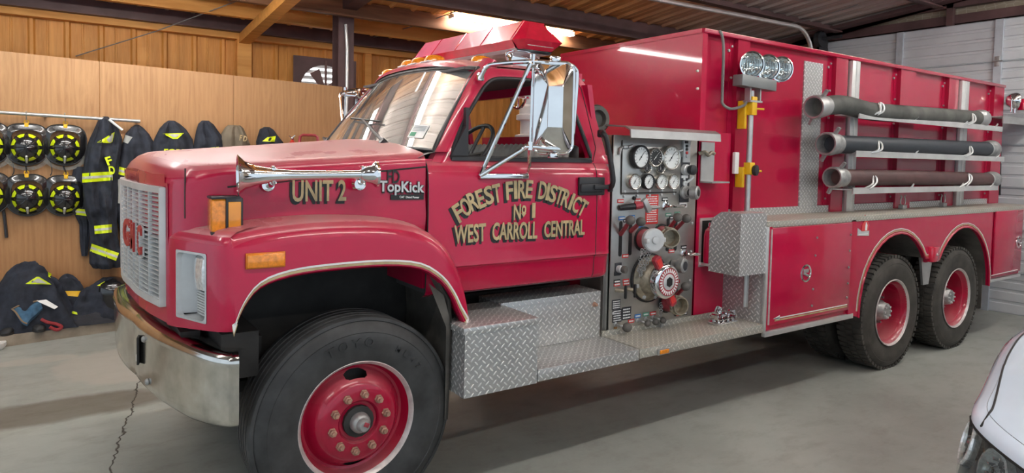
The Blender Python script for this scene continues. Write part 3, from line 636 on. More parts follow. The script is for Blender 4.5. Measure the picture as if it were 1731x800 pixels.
q = MB(); q.box((a.x, a.y-.002, a.z), (.175, .012, .072), None, .004); part('marker_bezel', q, mat('marker_orange', (.62, .16, .01), .4), sk)
h0, h1 = P(402, 297, y=.245), P(634, 295, y=.15); ax = (h0-h1); L_ = ax.length; q = MB()
q.lathe([(.028, 0), (.028, L_*.02), (.022, L_*.05), (.020, L_*.3), (.024, L_*.62), (.033, L_*.76), (.048, L_*.88), (.068, L_*.955), (.092, L_*.99), (.098, L_), (.094, L_*1.003), (.062, L_*.96), (.03, L_*.85), (0, L_*.8)], h1, ax, 32)
horn = part('air_horn', q, M['chrome']); q = MB()
q.lathe([(.026, L_*.115), (.036, L_*.10), (.040, L_*.07), (.042, L_*.06), (.046, L_*.03), (.058, L_*.01), (.066, -.0*L_), (.066, -.012), (.05, -.018), (0, -.02)], h1, ax, 28); part('horn_driver', q, M['chrome'], horn)
for t in (.10, .76):
    p = h1+ax*t; q = MB(); q.cyl(p+Vector((0, .0, -.03)), p+Vector((.005, .10, -.055)), .018); q.lathe([(0, .0), (.035, 0), (.03, .03), (0, .035)], (p.x, sidey(p.x)-.008 if t > .5 else .215, p.z-.05), (0, -1, 0), 16); q.box((p.x, p.y, p.z), (.02, .045, .09), None, .008); part('horn_bracket', q, M['chrome'], horn)
# lettering on the hood side
def onside(u, v, off=.006):
    y = .27
    for _ in range(6): p = P(u, v, y=y); y = sidey(p.x)-off
    return P(u, v, y=y)
def lettering(sx, pa, pb, h, parent, name='lettering', gap=.15, sh=(-.010, -.012)):
    d = (pb-pa); q = MB(); text(q, sx, (pa+pb)/2+Vector((0, -.002, 0)), d, (0, 0, 1), h, d.length, bold=.018, depth=.002); q2 = MB()
    text(q2, sx, (pa+pb)/2+d.normalized()*sh[0]+Vector((0, 0, sh[1])), d, (0, 0, 1), h*1.06, d.length*1.02, bold=.04, depth=.0016)
    part(name, q, M['gold'], parent); part('letter_shadow', q2, M['ink'], parent)
lettering('UNIT 2', onside(494, 323), onside(585, 322), .108, hood)
q = MB(); d = onside(676, 298)-onside(655, 298); text(q, 'FD', onside(665, 299), d, (0, 0, 1), .068, d.length, bold=.012); part('lettering', q, M['ink'], hood)
pa, pb = onside(640, 320), onside(716, 322); d = pb-pa; q = MB(); text(q, 'TopKick', (pa+pb)/2+Vector((0, -.006, .008)), d, (0, 0, 1), .075, d.length, bold=.02, depth=.004); bd = part('badge', q, M['silver'], hood)
q = MB(); text(q, 'TopKick', (pa+pb)/2+Vector((.004, -.001, .004)), d, (0, 0, 1), .088, d.length*1.03, bold=.06, depth=.002); pc_ = (pa+pb)/2+d*.13+Vector((0, -.001, -.038)); q.box(pc_, (d.length*.74, .006, .028), Matrix.Rotation(atan2(d.y, d.x), 3, 'Z')); part('badge_base', q, M['ink'], hood)
q = MB(); text(q, "CAT  Diesel Power", pc_+Vector((.01, -.005, 0)), d, (0, 0, 1), .012, d.length*.44, bold=.01); part('badge_text', q, M['white'], hood)
# ------------------------------------------------------------------ cab
SEC = [(1.10, .275), (1.115, .245), (1.14, .232), (1.24, .226), (1.255, .222), (1.265, .208), (1.285, .212), (1.40, .212), (1.60, .212), (1.72, .215), (1.79, .222), (1.825, .236), (1.85, .258)]
def yside(z): return lerp(.258, .395, (z-1.85)/.55)
DX0, DX1, BX = .408, 1.612, 1.755
def lower(q, x0, x1, mirror=None): q.grid([[Vector((x, y, z)) for z, y in SEC] for x in (x0, x0+.004, x0+.03, (x0+x1)/2, x1-.03, x1-.004, x1)], mirror=mirror)
cab = MB()
xs_ = (DX1+.004, BX-.05, BX-.02, BX-.004, BX)
cab.grid([[Vector((x, y+e, z)) for z, y in SEC] for x, e in zip(xs_, (0, 0, .008, .03, .07))], mirror=CY)
# upper side frame: outline with the window opening, both as loops of the same length
def loop(pts, n):
    pts = [Vector(p) for p in pts]; per = [0]
    for i in range(len(pts)): per.append(per[-1]+(pts[(i+1) % len(pts)]-pts[i]).length)
    o = []
    for k in range(n):
        s_ = per[-1]*k/n
        for i in range(len(pts)):
            if per[i] <= s_ <= per[i+1]: o.append(pts[i].lerp(pts[(i+1) % len(pts)], (s_-per[i])/(per[i+1]-per[i]+1e-9))); break
    return o
WIN = [(.565, 1.872), (.665, 2.055), (.80, 2.235), (.855, 2.298), (.905, 2.335), (.985, 2.352), (1.15, 2.358), (1.36, 2.355), (1.425, 2.345), (1.47, 2.31), (1.495, 2.25), (1.56, 2.05), (1.605, 1.90), (1.60, 1.872), (1.30, 1.872), (.90, 1.872)]
OUT = [(.44, 1.845), (.575, 2.07), (.71, 2.26), (.785, 2.36), (.85, 2.41), (.98, 2.42), (1.20, 2.425), (1.42, 2.425), (1.60, 2.42), (1.66, 2.385), (1.69, 2.30), (1.745, 2.0), (1.758, 1.90), (1.758, 1.845), (1.30, 1.845), (.90, 1.845)]
WIN = [Vector((*p, 0)) for p in WIN]; OUT = [Vector((*p, 0)) for p in OUT]
def s3(p, d=0): return Vector((p.x, yside(p.y)+d, p.y))
wi = smooth_path(WIN[:13], 3)+[WIN[13], WIN[14], WIN[15]]; ou = smooth_path(OUT[:13], 3)+[OUT[13], OUT[14], OUT[15]]
def edge(i): 
    p = ou[i]; return .045 if p.x > 1.62 and p.y > 1.9 else (.02 if p.y > 2.39 else .012)
cab.grid([[s3(p, .05) for p in ou], [s3(p, edge(i)) for i, p in enumerate(ou)], [s3(p.lerp(wi[i], .14)) for i, p in enumerate(ou)], [s3(p.lerp(wi[i], .9)) for i, p in enumerate(ou)], [s3(p, .004) for p in wi], [s3(p, .06) for p in wi], [s3(ou[i].lerp(wi[i], .5), .075) for i in range(len(wi))]], wrap=True, mirror=CY)
# roof
def xfr(y): t = (y-CY)/.82; return .72+.10*t*t
rows = []
for i in range(25):
    y = lerp(.41, 2*CY-.41, i/24); t = (y-CY)/.81; zr = 2.425+.085*(1-abs(t)**3.2)-.0; x0 = xfr(y); r_ = []
    for x, dz in ((x0, -.055), (x0+.012, -.03), (x0+.05, -.012), (x0+.13, 0), (1.2, .004), (1.52, 0), (1.60, -.012), (1.645, -.04), (1.665, -.09)): r_.append(Vector((x, y, zr+dz)))
    rows.append(r_)
cab.grid(rows)
# back wall with its wide rear window, floor, cowl
def bw(y0, y1, z0, z1): cab.bx(1.70, 1.74, y0, y1, z0, z1)
bw(.30, 2.14, 1.10, 1.94); cab.bx(1.60, 1.64, .42, 2.02, 2.33, 2.44)
for y_ in (.33, 1.92): cab.prism([(1.70, 1.90), (1.735, 1.90), (1.65, 2.36), (1.61, 2.36)], (0, y_, 0), (1, 0, 0), (0, 0, 1), (0, .19, 0))
cab.bx(.40, .46, .26, 2.18, 1.15, 1.86); cabo = part('cab', cab, M['paint'], ang=42)
q = MB(); q.bx(.46, 1.72, .27, 2.17, 1.10, 1.14); q.bx(.46, .85, .30, 2.14, 1.50, 1.80); q.prism([(.46, 1.80), (.46, 1.90), (.60, 1.90), (.84, 1.84), (.86, 1.70)], (0, .30, 0), (1, 0, 0), (0, 0, 1), (0, 1.84, 0)); q.bx(.75, 1.68, .44, 2.0, 2.395, 2.41)
part('dashboard', q, M['cabin'], cabo)
q = MB(); q.grid([[Vector((x, y, z)) for y in (.24, .5, .9, 1.22, 1.54, 1.94, 2.20)] for x, z in ((.36, 1.865), (.40, 1.885), (.47, 1.90), (.56, 1.90))]); part('cowl', q, M['black'], cabo)
# bench seat with pleats
q = MB(); nP = 26; rows = []
for i in range(nP*4+1):
    y = lerp(.40, 2.04, i/(nP*4)); b_ = .014*abs(sin(pi*i/4))
    rows.append([Vector((x-b_*k1, y, z+b_*k2)) for x, z, k1, k2 in ((1.10, 1.42, 1, 0), (1.08, 1.52, 1, .5), (1.14, 1.58, 0, 1), (1.40, 1.55, 0, 1), (1.46, 1.60, 1, .3), (1.50, 1.80, 1, 0), (1.535, 1.93, 1, .3), (1.565, 1.965, .2, 1), (1.61, 1.955, 0, .6), (1.62, 1.60, 0, 0))])
q.grid(rows); part('bench_seat', q, M['seat'], cabo, ang=60)
# door: skin with swage line, lettering, handle, weather strip, quarter patch, glass on the far side
for mir in (0, 1):
    q = MB(); lower(q, DX0, DX1)
    if mir: q.v = [Vector((p.x, 2*CY-p.y, p.z)) for p in q.v]
    f = (lambda p: Vector((p[0], 2*CY-p[1], p[2]))) if mir else Vector
    door = part('door', q, M['paint'])
    q = MB(); q.tube([f(s3(p, .004)) for p in wi], .013, 8, closed=True); part('weather_strip', q, M['black'], door)
    q = MB(); q.prism([(p.x, p.y) for p in (Vector((.567, 1.874)), Vector((.665, 2.05)), Vector((.675, 2.05)), Vector((.685, 1.874)))], f((0, .262, 0)), (1, 0, 0), (0, 0, 1), f((0, .29, 0))-f((0, .262, 0))); part('quarter_patch', q, M['black'], door)
    q = MB(); q.box(f((.676, .285, 2.01)), (.018, .03, .29)); q.bx(.57, 1.60, *( (.25, .275) if not mir else (2*CY-.275, 2*CY-.25)), 1.853, 1.872); part('window_rail', q, M['black'], door)
    if mir:
        q = MB(); b_ = [f(s3(p, .02)) for p in wi]; q.add(b_, [list(range(len(b_)))]); part('door_glass', q, M['glass'], door, recalc=False)
    else: DOOR = door
q = MB()
for x in (DX0-.001, DX1+.003): q.tube([(x, y+.001, z) for z, y in SEC[1:]]+([(x+.14, yside(2.385), 2.385)] if 0 else []), .0035, 6)
q.tube([(1.614, yside(1.86)-.001, 1.86), (1.655, yside(1.95)-.001, 1.95), (1.62, yside(2.2)-.001, 2.2), (1.60, yside(2.33)-.001, 2.33), (1.56, yside(2.40)-.001, 2.40)], .003, 6)
part('panel_gap', q, M['dark'], cabo)
a, b = P(978, 316, y=.205), P(1021, 314, y=.205); q = MB(); c_ = (a+b)/2; q.box(c_, ((b-a).length, .02, .115), None, .006); q.box(c_+Vector((-.01, -.012, -.01)), ((b-a).length*.86, .02, .055), None, .008); q.box(c_+Vector((.06, -.025, -.005)), (.12, .018, .03), None, .006); dh = part('door_handle', q, M['black'], DOOR)
# arched door lettering
def dp(u, v, y=.2105): return P(u, v, y=y)
q = MB(); q2 = MB()
LT = [('F', 775, 360, 29), ('O', 786.5, 350, 26), ('R', 799, 340, 23), ('E', 812, 336, 19), ('S', 826, 330, 14), ('T', 839.5, 327, 10), ('F', 861, 322.5, 5), ('I', 871, 321, 3), ('R', 882, 320.5, 0), ('E', 894.5, 320, -3), ('D', 917, 322, -8), ('I', 926, 324, -10), ('S', 934.5, 327.5, -14), ('T', 945.5, 331, -17), ('R', 956.5, 335.5, -20), ('I', 966, 341, -22), ('C', 974.5, 345.5, -26), ('T', 985, 351.5, -29)]
for ch, u, v, ang in LT:
    c_ = dp(u, v); a_ = radians(ang*1.05); ux = Vector((cos(a_), 0, sin(a_))); uy = Vector((-sin(a_), 0, cos(a_))); wd = {'I': .022, 'F': .05, 'E': .05, 'T': .055}.get(ch, .058)
    text(q, ch, c_+Vector((0, -.002, 0)), ux, uy, .108, wd, bold=.022, depth=.0018); text(q2, ch, c_+Vector((-.012, 0, -.013)), ux, uy, .114, wd+.008, bold=.045, depth=.0012)
for sx, (ua, va), (ub, vb), h in (('N', (868, 359), (880, 358), .092), ('o', (881.5, 355), (889, 354.5), .055), ('1', (899, 356), (904.5, 355.5), .09), ('WEST', (767.5, 397), (821, 392.5), .105), ('CARROLL', (832, 391.5), (908, 389), .105), ('CENTRAL', (919.5, 388), (988, 384), .10)):
    a, b = dp(ua, va), dp(ub, vb); d = Vector((b.x-a.x, 0, b.z-a.z)); 
    text(q, sx, (a+b)/2+Vector((0, -.002, 0)), d, (-d.z, 0, d.x) if len(sx) > 2 else (0, 0, 1), h, d.length, bold=.022, depth=.0018); text(q2, sx, (a+b)/2+Vector((-.012, 0, -.013)), d, (-d.z, 0, d.x) if len(sx) > 2 else (0, 0, 1), h*1.05, d.length*1.02, bold=.04, depth=.0012)
for qq, o_, y_ in ((q, 0, -.002), (q2, -.01, 0)): p = dp(885, 364); qq.prism([(-.018, .012), (.018, .012), (0, -.012)], p+Vector((o_, y_, o_)), (1, 0, 0), (0, 0, 1), (0, .0015, 0))
part('lettering', q, M['gold'], DOOR); part('letter_shadow', q2, M['ink'], DOOR)
# windscreen: curved pane, black surround, two wipers, inspection sticker
def ws(t, s_):
    """t across (0 near pillar .. 1 far), s_ up"""
    k = 2*t-1; xb = .32+.15*k*k; xt = .735+.10*k*k; y = lerp(lerp(.285, 2.155, t), lerp(.425, 2.015, t), s_); z = lerp(1.905+.03*(1-k*k), 2.405+.035*(1-k*k), s_)
    return Vector((lerp(xb, xt, s_)+.012*sin(pi*s_)*-1, y, z))
q = MB(); q.grid([[ws(i/20, j/8) for i in range(21)] for j in range(9)]); wsn = part('windscreen', q, M['windscreen'], recalc=False)
q = MB(); lp_ = [ws(i/20, 0) for i in range(21)]+[ws(1, j/8) for j in range(1, 9)]+[ws(1-i/20, 1) for i in range(1, 21)]+[ws(0, 1-j/8) for j in range(1, 8)]; q.tube(lp_, .014, 8, closed=True); part('windscreen_seal', q, M['black'], wsn)
# pillars beside the glass
for t in (0, 1):
    q = MB()
    s_ = -1 if t == 0 else 1
    q.grid([[ws(t, j/8)+Vector((.0, -s_*.012, .004)), ws(t, j/8)+Vector((.02, s_*.012, .006)), ws(t, j/8)+Vector((.065, s_*.022, -.002)), ws(t, j/8)+Vector((.10, s_*.015, -.02))] for j in range(-1, 10)])
    part('windscreen_pillar', q, M['paint'], wsn)
def wiper(t0, t1, s0, s1):
    q = MB(); n_ = Vector((-.022, 0, .018)); b0 = ws(t0, .02)+n_; b1 = ws(t1, s1)+n_; q.tube([b0, b0.lerp(b1, .5)+n_*.8, b1], .009, 8); e0 = ws(t1-.14, s1-.02)+n_*.6; e1 = ws(t1+.18, s1+.06)+n_*.6; q.tube([e0, b1, e1], .007, 6); q.cyl(b0-n_, b0+n_*.5, .022); part('wiper', q, M['black'], wsn)
wiper(.22, .47, 0, .30); wiper(.72, .93, 0, .12)
a = ws(.135, .12); b = ws(.065, .12); q = MB(); d = (b-a); up_ = (ws(.10, .31)-ws(.10, .12)); q.prism([(0, 0), (1, 0), (1, 1), (0, 1)], a+Vector((-.004, 0, .004)), d, up_*.8, (.0015, 0, -.001)); stk = part('sticker', q, M['white'], wsn)
q = MB(); q.prism([(.1, .1), (.45, .1), (.45, .4), (.1, .4)], a+Vector((-.006, 0, .005)), d, up_*.8, (.001, 0, 0)); part('sticker_print', q, mat('sticker_green', (.03, .30, .14), .5), wsn)
q = MB()
for k in range(4): q.prism([(.1, .52+k*.11), (.9, .52+k*.11), (.9, .56+k*.11), (.1, .56+k*.11)], a+Vector((-.006, 0, .005)), d, up_*.8, (.001, 0, 0))
part('sticker_print', q, mat('sticker_grey', (.25, .3, .33), .5), wsn)
q = MB(); c_ = Vector((.90, .66, 1.90)); tilt = Matrix.Rotation(radians(-52), 3, 'Y'); q.tube([c_+tilt @ Vector((.225*cos(a), .225*sin(a), 0)) for a in [2*pi*i/36 for i in range(36)]], .014, 8, closed=True); q.tube([c_+tilt @ Vector((.21, 0, 0)), c_+tilt @ Vector((0, 0, -.03)), c_+tilt @ Vector((-.21, 0, 0))], .012); q.tube([c_+tilt @ Vector((0, .21, 0)), c_+tilt @ Vector((0, 0, -.03)), c_+tilt @ Vector((0, -.21, 0))], .012); q.cyl(c_+tilt @ Vector((0, 0, -.02)), c_+tilt @ Vector((0, 0, -.30)), .03); part('steering_wheel', q, M['black'])
# five roof marker lamps
for u, v in ((815, 104), (750, 104), (724, 110), (702, 115), (672, 128)):
    yy = {815: .60, 750: .98, 724: 1.16, 702: 1.32, 672: 1.74}[u]
    zb = 2.425+.085*(1-abs((yy-CY)/.81)**3.2)-.012; x0 = xfr(yy)+(.11 if yy > .7 else .19); q = MB(); q.lathe([(.052, 0), (.050, .02), (.042, .036), (.024, .046), (0, .048)], (x0, yy, zb), (0, 0, 1), 20)
    q.v = [Vector((x0+(p.x-x0)*1.5, p.y, p.z)) for p in q.v]; ml = part('roof_marker', q, M['amber']); q = MB(); q.box((x0, yy, zb-.003), (.165, .112, .010), None, .004); part('marker_base', q, M['white'], ml)
# light bar
LB = MB(); y0, y1 = .50, 2.14; xb = 1.20
prof = [(0, 2.655), (.10, 2.79), (.26, 2.79), (.36, 2.655)]; low = [(0, 2.655), (.05, 2.60), (.31, 2.60), (.36, 2.655)]
def lbx(p, y, ins=0): return Vector((xb+p[0], y, p[1]+(y-1.3)*.022))
ends = [y0, y0+.11, y0+.60, 1.34, y1-.11, y1]
LB.grid([[lbx(p, y0+.11) for p in prof], [lbx(p, y1-.11) for p in prof]]); top = part('light_bar', LB, M['duskred'])
for a_, b_ in ((y0, y0+.11), (y1, y1-.11)):
    q = MB(); E_ = [lbx((.03, 2.655), a_), lbx((.12, 2.77), lerp(a_, b_, .8)), lbx((.24, 2.77), lerp(a_, b_, .8)), lbx((.33, 2.655), a_)]; F_ = [lbx(p, b_) for p in prof]; q.grid([E_, F_]); q.add(E_, [[0, 1, 2, 3]]); q.grid([[lbx((.03, 2.655), a_), lbx((.33, 2.655), a_)], [lbx((.07, 2.60), lerp(a_, b_, .6)), lbx((.29, 2.60), lerp(a_, b_, .6))]]); q.grid([[lbx((.03, 2.655), a_), lbx((0, 2.655), b_)], [lbx((.07, 2.60), lerp(a_, b_, .6)), lbx((.05, 2.60), b_)]]); part('end_lens', q, M['redlens'], top)
for y in (y0+.13, 1.0, 1.36, 1.74): q = MB(); q.tube([lbx((p[0], p[1]+.001), y) for p in prof], .004, 6); part('lens_joint', q, M['redlens'], top)
for j_ in (0,):
    q = MB(); q.grid([[lbx((-.002, 2.655), y0+.11), lbx((-.002, 2.655), y1-.11)], [lbx((.03, 2.605), y0+.11), lbx((.03, 2.605), y1-.11)]]); q.grid([[lbx((.362, 2.655), y0+.11), lbx((.362, 2.655), y1-.11)], [lbx((.33, 2.605), y0+.11), lbx((.33, 2.605), y1-.11)]]); part('lower_lens', q, M['redlens'], top)
q = MB(); q.grid([[lbx(p, y) for p in ((.03, 2.605), (.05, 2.585), (.31, 2.585), (.33, 2.605))] for y in (y0+.11, y1-.11)]); q.grid([[lbx((.03, 2.605), y) for y in (y0+.11, y1-.11)], [lbx((.33, 2.605), y) for y in (y0+.11, y1-.11)]]); part('light_bar_tray', q, M['silver'], top)
q = MB(); q.box((xb+.18, y0+.045, 2.622), (.22, .02, .035), None, .006); part('alley_light', q, M['clear'], top)
q = MB(); q.ball((xb+.18, y0+.14, 2.70), .05, 12, (1.2, .8, .7)); part('beacon_bulb', q, mat('beacon_orange', (.9, .35, .02), .3), top)
for yy in (.72, 1.92): q = MB(); zb = 2.425+.085*(1-abs((yy-CY)/.81)**3.2); q.bx(xb+.06, xb+.28, yy-.03, yy+.03, zb-.01, 2.60, .008); q.tube(smooth_path([(xb+.02, yy-.05, zb), (xb+.0, yy-.06, zb+.07), (xb+.12, yy-.08, zb+.09), (xb+.26, yy-.06, zb+.06)], 5), .008); part('light_bar_foot', q, M['chrome'], top)
# west-coast mirrors
def mirror(mir):
    f = (lambda p: Vector((p[0]-.10*max(0, .21-p[1])/.19, 2*CY-p[1]+.22*max(0, .21-p[1])/.19, p[2]))) if mir else Vector
    Ym = .02; q = MB()
    def pp(u, v, y): return f(P(u, v, y=y))
    top_ = [pp(812, 133, .30), pp(822, 114, .26), pp(840, 108, .20), pp(898, 104, Ym), pp(930, 106, Ym), pp(958, 108, Ym), pp(972, 116, Ym), pp(975, 135, Ym), pp(968, 225, Ym), pp(962, 244, Ym), pp(945, 252, Ym), pp(896, 248, Ym), pp(880, 255, .06), pp(812, 297, .205)]
    q.tube(smooth_path(top_, 4), .013, 10); arm = part('mirror_arm', q, M['chrome'])
    q = MB(); q.tube(smooth_path([pp(812, 297, .205), pp(890, 122, Ym), pp(897, 112, Ym), pp(906, 113, Ym), pp(916, 122, .10), pp(925, 128, .3)], 4), .012, 8); part('brace', q, M['chrome'], arm)
    q = MB(); q.tube([pp(901, 94, Ym), pp(896, 250, Ym)], .006, 8); q.cyl(pp(901, 92, Ym), pp(900, 110, Ym), .016); q.cyl(pp(897, 240, Ym), pp(896, 254, Ym), .016); part('hinge_rod', q, M['chrome'], arm)
    q = MB(); q.tube([pp(895, 252, Ym), pp(895, 280, .12), pp(890, 296, .205), pp(815, 299, .205)], .011, 8); a_, b_ = pp(811, 298, .203), pp(893, 298, .203); q.box((a_+b_)/2, ((b_-a_).length, .02, .032), None, .006); q.box(pp(812, 130, .345), (.04, .03, .05), None, .008); part('mirror_foot', q, M['chrome'], arm)
    a_, b_ = pp(911, 118, Ym), pp(966, 250, Ym); cx_, cz_ = (a_.x+b_.x)/2-.01, (a_.z+b_.z)/2+.012; hx, hz = .118, .262
    o0 = rrect(2*hx, 2*hz, .055, 4); o1 = rrect(2*hx*.86, 2*hz*.93, .045, 4); o2 = rrect(2*hx*.36, 2*hz*.44, .004, 4); q = MB(); S = -1 if not mir else 1
    rot = Matrix.Rotation(radians(-28 if not mir else 28), 3, 'Z'); C0 = Vector((cx_, a_.y, cz_))
    q.grid([[C0+rot @ Vector((x, -S*d, z)) for x, z in o] for o, d in ((o0, .05), (o0, .03), (o1, .012), (o2, -.045), ([(0, 0)]*len(o0), -.045))], wrap=True); hs_ = part('mirror_housing', q, M['chrome'], arm, ang=20)
    q = MB(); q.add([C0+rot @ Vector((x, -S*.05, z)) for x, z in o0], [list(range(len(o0)))]); part('mirror_glass', q, M['chrome'], arm, recalc=False)
    q = MB(); q.tube([C0+rot @ Vector((x, -S*.03, z)) for x, z in rrect(2*hx, 2*hz, .055, 5)], .008, 8, closed=True)
    for s_ in (1, -1): q.box(C0+Vector((0, 0, s_*(hz+.012))), (.06, .03, .03), None, .005)
    part('mirror_rim', q, M['chrome'], arm)
mirror(False); mirror(True)
# grab bar on the cab corner
q = MB(); q.tube(smooth_path([P(1017, 224, y=.24), P(1020, 226, y=.17), P(1026, 238, y=.15), P(1035, 290, y=.15), P(1036, 310, y=.16), P(1030, 320, y=.215)], 5), .017, 10); q.box(P(1017, 226, y=.235), (.05, .04, .05), None, .01); q.box(P(1031, 318, y=.215), (.04, .03, .05), None, .01); part('grab_bar', q, M['black'])
# ------------------------------------------------------------------ wheels
XR1, XR2, RT = 5.103, 6.412, .522
def wheel(x, mir, rear, name):
    """built at its place; the far side is the mirrored near side"""
    RT = .522 if rear else .531
    S = 1 if not mir else -1
    def lat(q, prof, n=64, skip=None, closed=False): q.lathe([(r, S*h) for r, h in prof], (x, 0 if not mir else 2*CY, RT), (0, 1, 0), n, skip=skip, closed=closed)
    emp = bpy.data.objects.new(name, None); COL.objects.link(emp); emp.location = (x, CY-S*1.0, RT); emp.empty_display_size = .1; attach(emp, truck)
    def tyre(y0, wd, mt, lugs):
        q = MB(); y1 = y0+wd; pr = [(.286, y0+.045), (.300, y0+.022), (.325, y0+.012), (.40, y0), (.44, y0+.002), (.452, y0+.006), (.456, y0+.004), (.475, y0+.012), (.497, y0+.024), (.507, y0+.034), (.510, y0+.030), (RT-.006, y0+.034), (RT, y0+.044)]
        if not lugs:
            for k in range(4):
                t = y0+.044+(wd-.088)*(k+.75)/4.5; pr += [(RT, t-.007), (RT-.012, t-.004), (RT-.012, t+.004), (RT, t+.007)]
        pr += [(RT, y1-.044), (RT-.008, y1-.034), (.497, y1-.024), (.44, y1), (.40, y1), (.30, y1-.02), (.286, y1-.045)]
        lat(q, pr, 96, closed=True)
        if lugs:
            c0_ = Vector((x, 0 if not mir else 2*CY, RT))
            for k in range(58):
                for row, (a0, a1, off) in enumerate(((.020, .105, 0), (.112, .185, .5), (.192, .28, 0))):
                    a = 2*pi*(k+off)/58; R = Matrix.Rotation(-a, 3, 'Y'); p = c0_+Vector((RT*cos(a)*1.0, S*(y0+(a0+a1)/2*wd/.30), RT*sin(a)))
                    q.box(p+Vector((cos(a), 0, sin(a)))*(-.004 if row != 1 else .0), (.020 if row == 1 else .026, (a1-a0)*wd/.30*(.86 if row == 1 else .95), .036), R)
        part('tyre', q, mt, emp)
    if not rear:
        yo = .150; tyre(yo-.022, .305, M['rubber'], False)
        q = MB(); lat(q, [(.286, yo+.02), (.296, yo+.004), (.304, yo-.004), (.309, yo-.001), (.309, yo+.006), (.300, yo+.012), (.290, yo+.014), (.286, yo+.05)], 72); part('rim_edge', q, M['rimedge'], emp)
        pr0 = [(.286, yo+.02), (.280, yo+.05), (.268, yo+.075), (.255, yo+.078), (.246, yo+.070), (.232, yo+.048), (.214, yo+.022), (.200, yo+.006), (.185, yo-.004), (.150, yo-.010), (.110, yo-.010), (.103, yo-.004), (.098, yo+.012), (.075, yo+.014)]
        pr = [pr0[0]]
        for (ra, ha), (rb, hb) in zip(pr0, pr0[1:]):
            for t in ((.2, .4, .6, .8, 1) if .2 < rb < .26 else (1,)): pr.append((lerp(ra, rb, t), lerp(ha, hb, t)))
        def hole(j, a):
            k = int(j-.5); r = (pr[k][0]+pr[min(k+1, len(pr)-1)][0])/2
            return any(((r-.231)/.021)**2+((abs((a-c+pi) % (2*pi)-pi))/.27)**2 < 1 for c in (pi/2, -pi/2))
        q = MB(); lat(q, pr, 220, skip=hole); part('rim', q, M['wheel_red'], emp)
        q = MB(); lat(q, [(.28, yo+.12), (.10, yo+.12)], 48); lat(q, [(.27, yo+.08), (.27, yo+.12)], 48); part('brake_drum', q, M['dark'], emp)
        q = MB(); lat(q, [(.082, yo+.018), (.080, yo-.006), (.062, yo-.012), (.05, yo-.012)], 14); part('hub_gasket', q, M['dark'], emp)
        q = MB(); lat(q, [(.052, yo-.01), (.050, yo-.035), (.042, yo-.05), (.034, yo-.055), (.032, yo-.075), (.024, yo-.085), (0, yo-.087)], 28); part('hub_cap', q, M['coupling'], emp)
        q = MB(); q.box((x+.008, (yo-.086) if not mir else 2*CY-yo+.086, RT+.008), (.028, .006, .022), Matrix.Rotation(.5, 3, 'Y'), .003); part('paint_patch', q, M['valvered'], emp)
        for k in range(10):
            a = 2*pi*(k+.25)/10; q = MB(); c_ = Vector((x+.143*cos(a), (yo-.010) if not mir else 2*CY-yo+.010, RT+.143*sin(a))); q.lathe([(.022, 0), (.022, .008), (.019, .010), (.019, .026), (.012, .028), (.011, .040), (0, .041)], c_, (0, -S, 0), 6); part('lug_nut', q, M['rustnut'], emp)
        # raised maker's name on the sidewall, set on a circle
        yf_ = yo-.0245
        for s_, mid, step in (('TOYO', 98, 9.5), ('M147', 48, 7.5), ('TOYO', 278, 9.5), ('M147', 228, 7.5)):
            q = MB()
            for i, ch in enumerate(s_):
                a = radians(mid-(i-(len(s_)-1)/2)*step); rr = .408 if s_ == 'TOYO' else .40; c_ = Vector((x+rr*cos(a), yf_ if not mir else 2*CY-yf_, RT+rr*sin(a))); text(q, ch, c_, (sin(a)*S, 0, -cos(a)*S), (cos(a), 0, sin(a)), .042 if s_ == 'TOYO' else .03, .050 if s_ == 'TOYO' else .026, bold=.01, depth=.003)
            part('sidewall_lettering', q, M['rubber'], emp)
    else:
        yo = .02; tyre(yo-.005, .265, M['tyre_dusty'], True); tyre(yo+.345, .265, M['tyre_dusty'], True)
        q = MB(); lat(q, [(.286, yo+.02), (.296, yo+.004), (.304, yo-.002), (.308, yo+.001), (.308, yo+.008), (.298, yo+.012), (.286, yo+.03)], 72); part('rim_edge', q, M['rimedge'], emp)
        q = MB(); lat(q, [(.288, yo+.015), (.275, yo+.05), (.262, yo+.06), (.252, yo+.10), (.248, yo+.15), (.236, yo+.185), (.20, yo+.195), (.11, yo+.195), (.105, yo+.17)], 64); part('rim', q, M['wheel_red'], emp)
        q = MB(); lat(q, [(.104, yo+.19), (.100, yo+.12), (.085, yo+.10), (.075, yo+.06), (.070, yo+.055), (0, yo+.052)], 28); lat(q, [(.22, yo+.20), (.22, yo+.36)], 32); part('hub', q, M['coupling'], emp)
        for k in range(10):
            a = 2*pi*(k+.3)/10; c_ = Vector((x+.143*cos(a), (yo+.195) if not mir else 2*CY-yo-.195, RT+.143*sin(a))); q = MB(); q.lathe([(.020, 0), (.020, .01), (.017, .03), (.010, .032), (.010, .055), (0, .056)], c_, (0, -S, 0), 6); part('lug_nut', q, M['coupling'], emp)
        for k in range(8):
            a = 2*pi*k/8; c_ = Vector((x+.055*cos(a), (yo+.055) if not mir else 2*CY-yo-.055, RT+.055*sin(a))); q = MB(); q.lathe([(.010, 0), (.010, .014), (0, .015)], c_, (0, -S, 0), 6); part('hub_stud', q, M['silver'], emp)
    return emp
wheel(0, False, False, 'front_wheel'); wheel(XR1, False, True, 'rear_wheel'); wheel(XR2, False, True, 'rear_wheel')
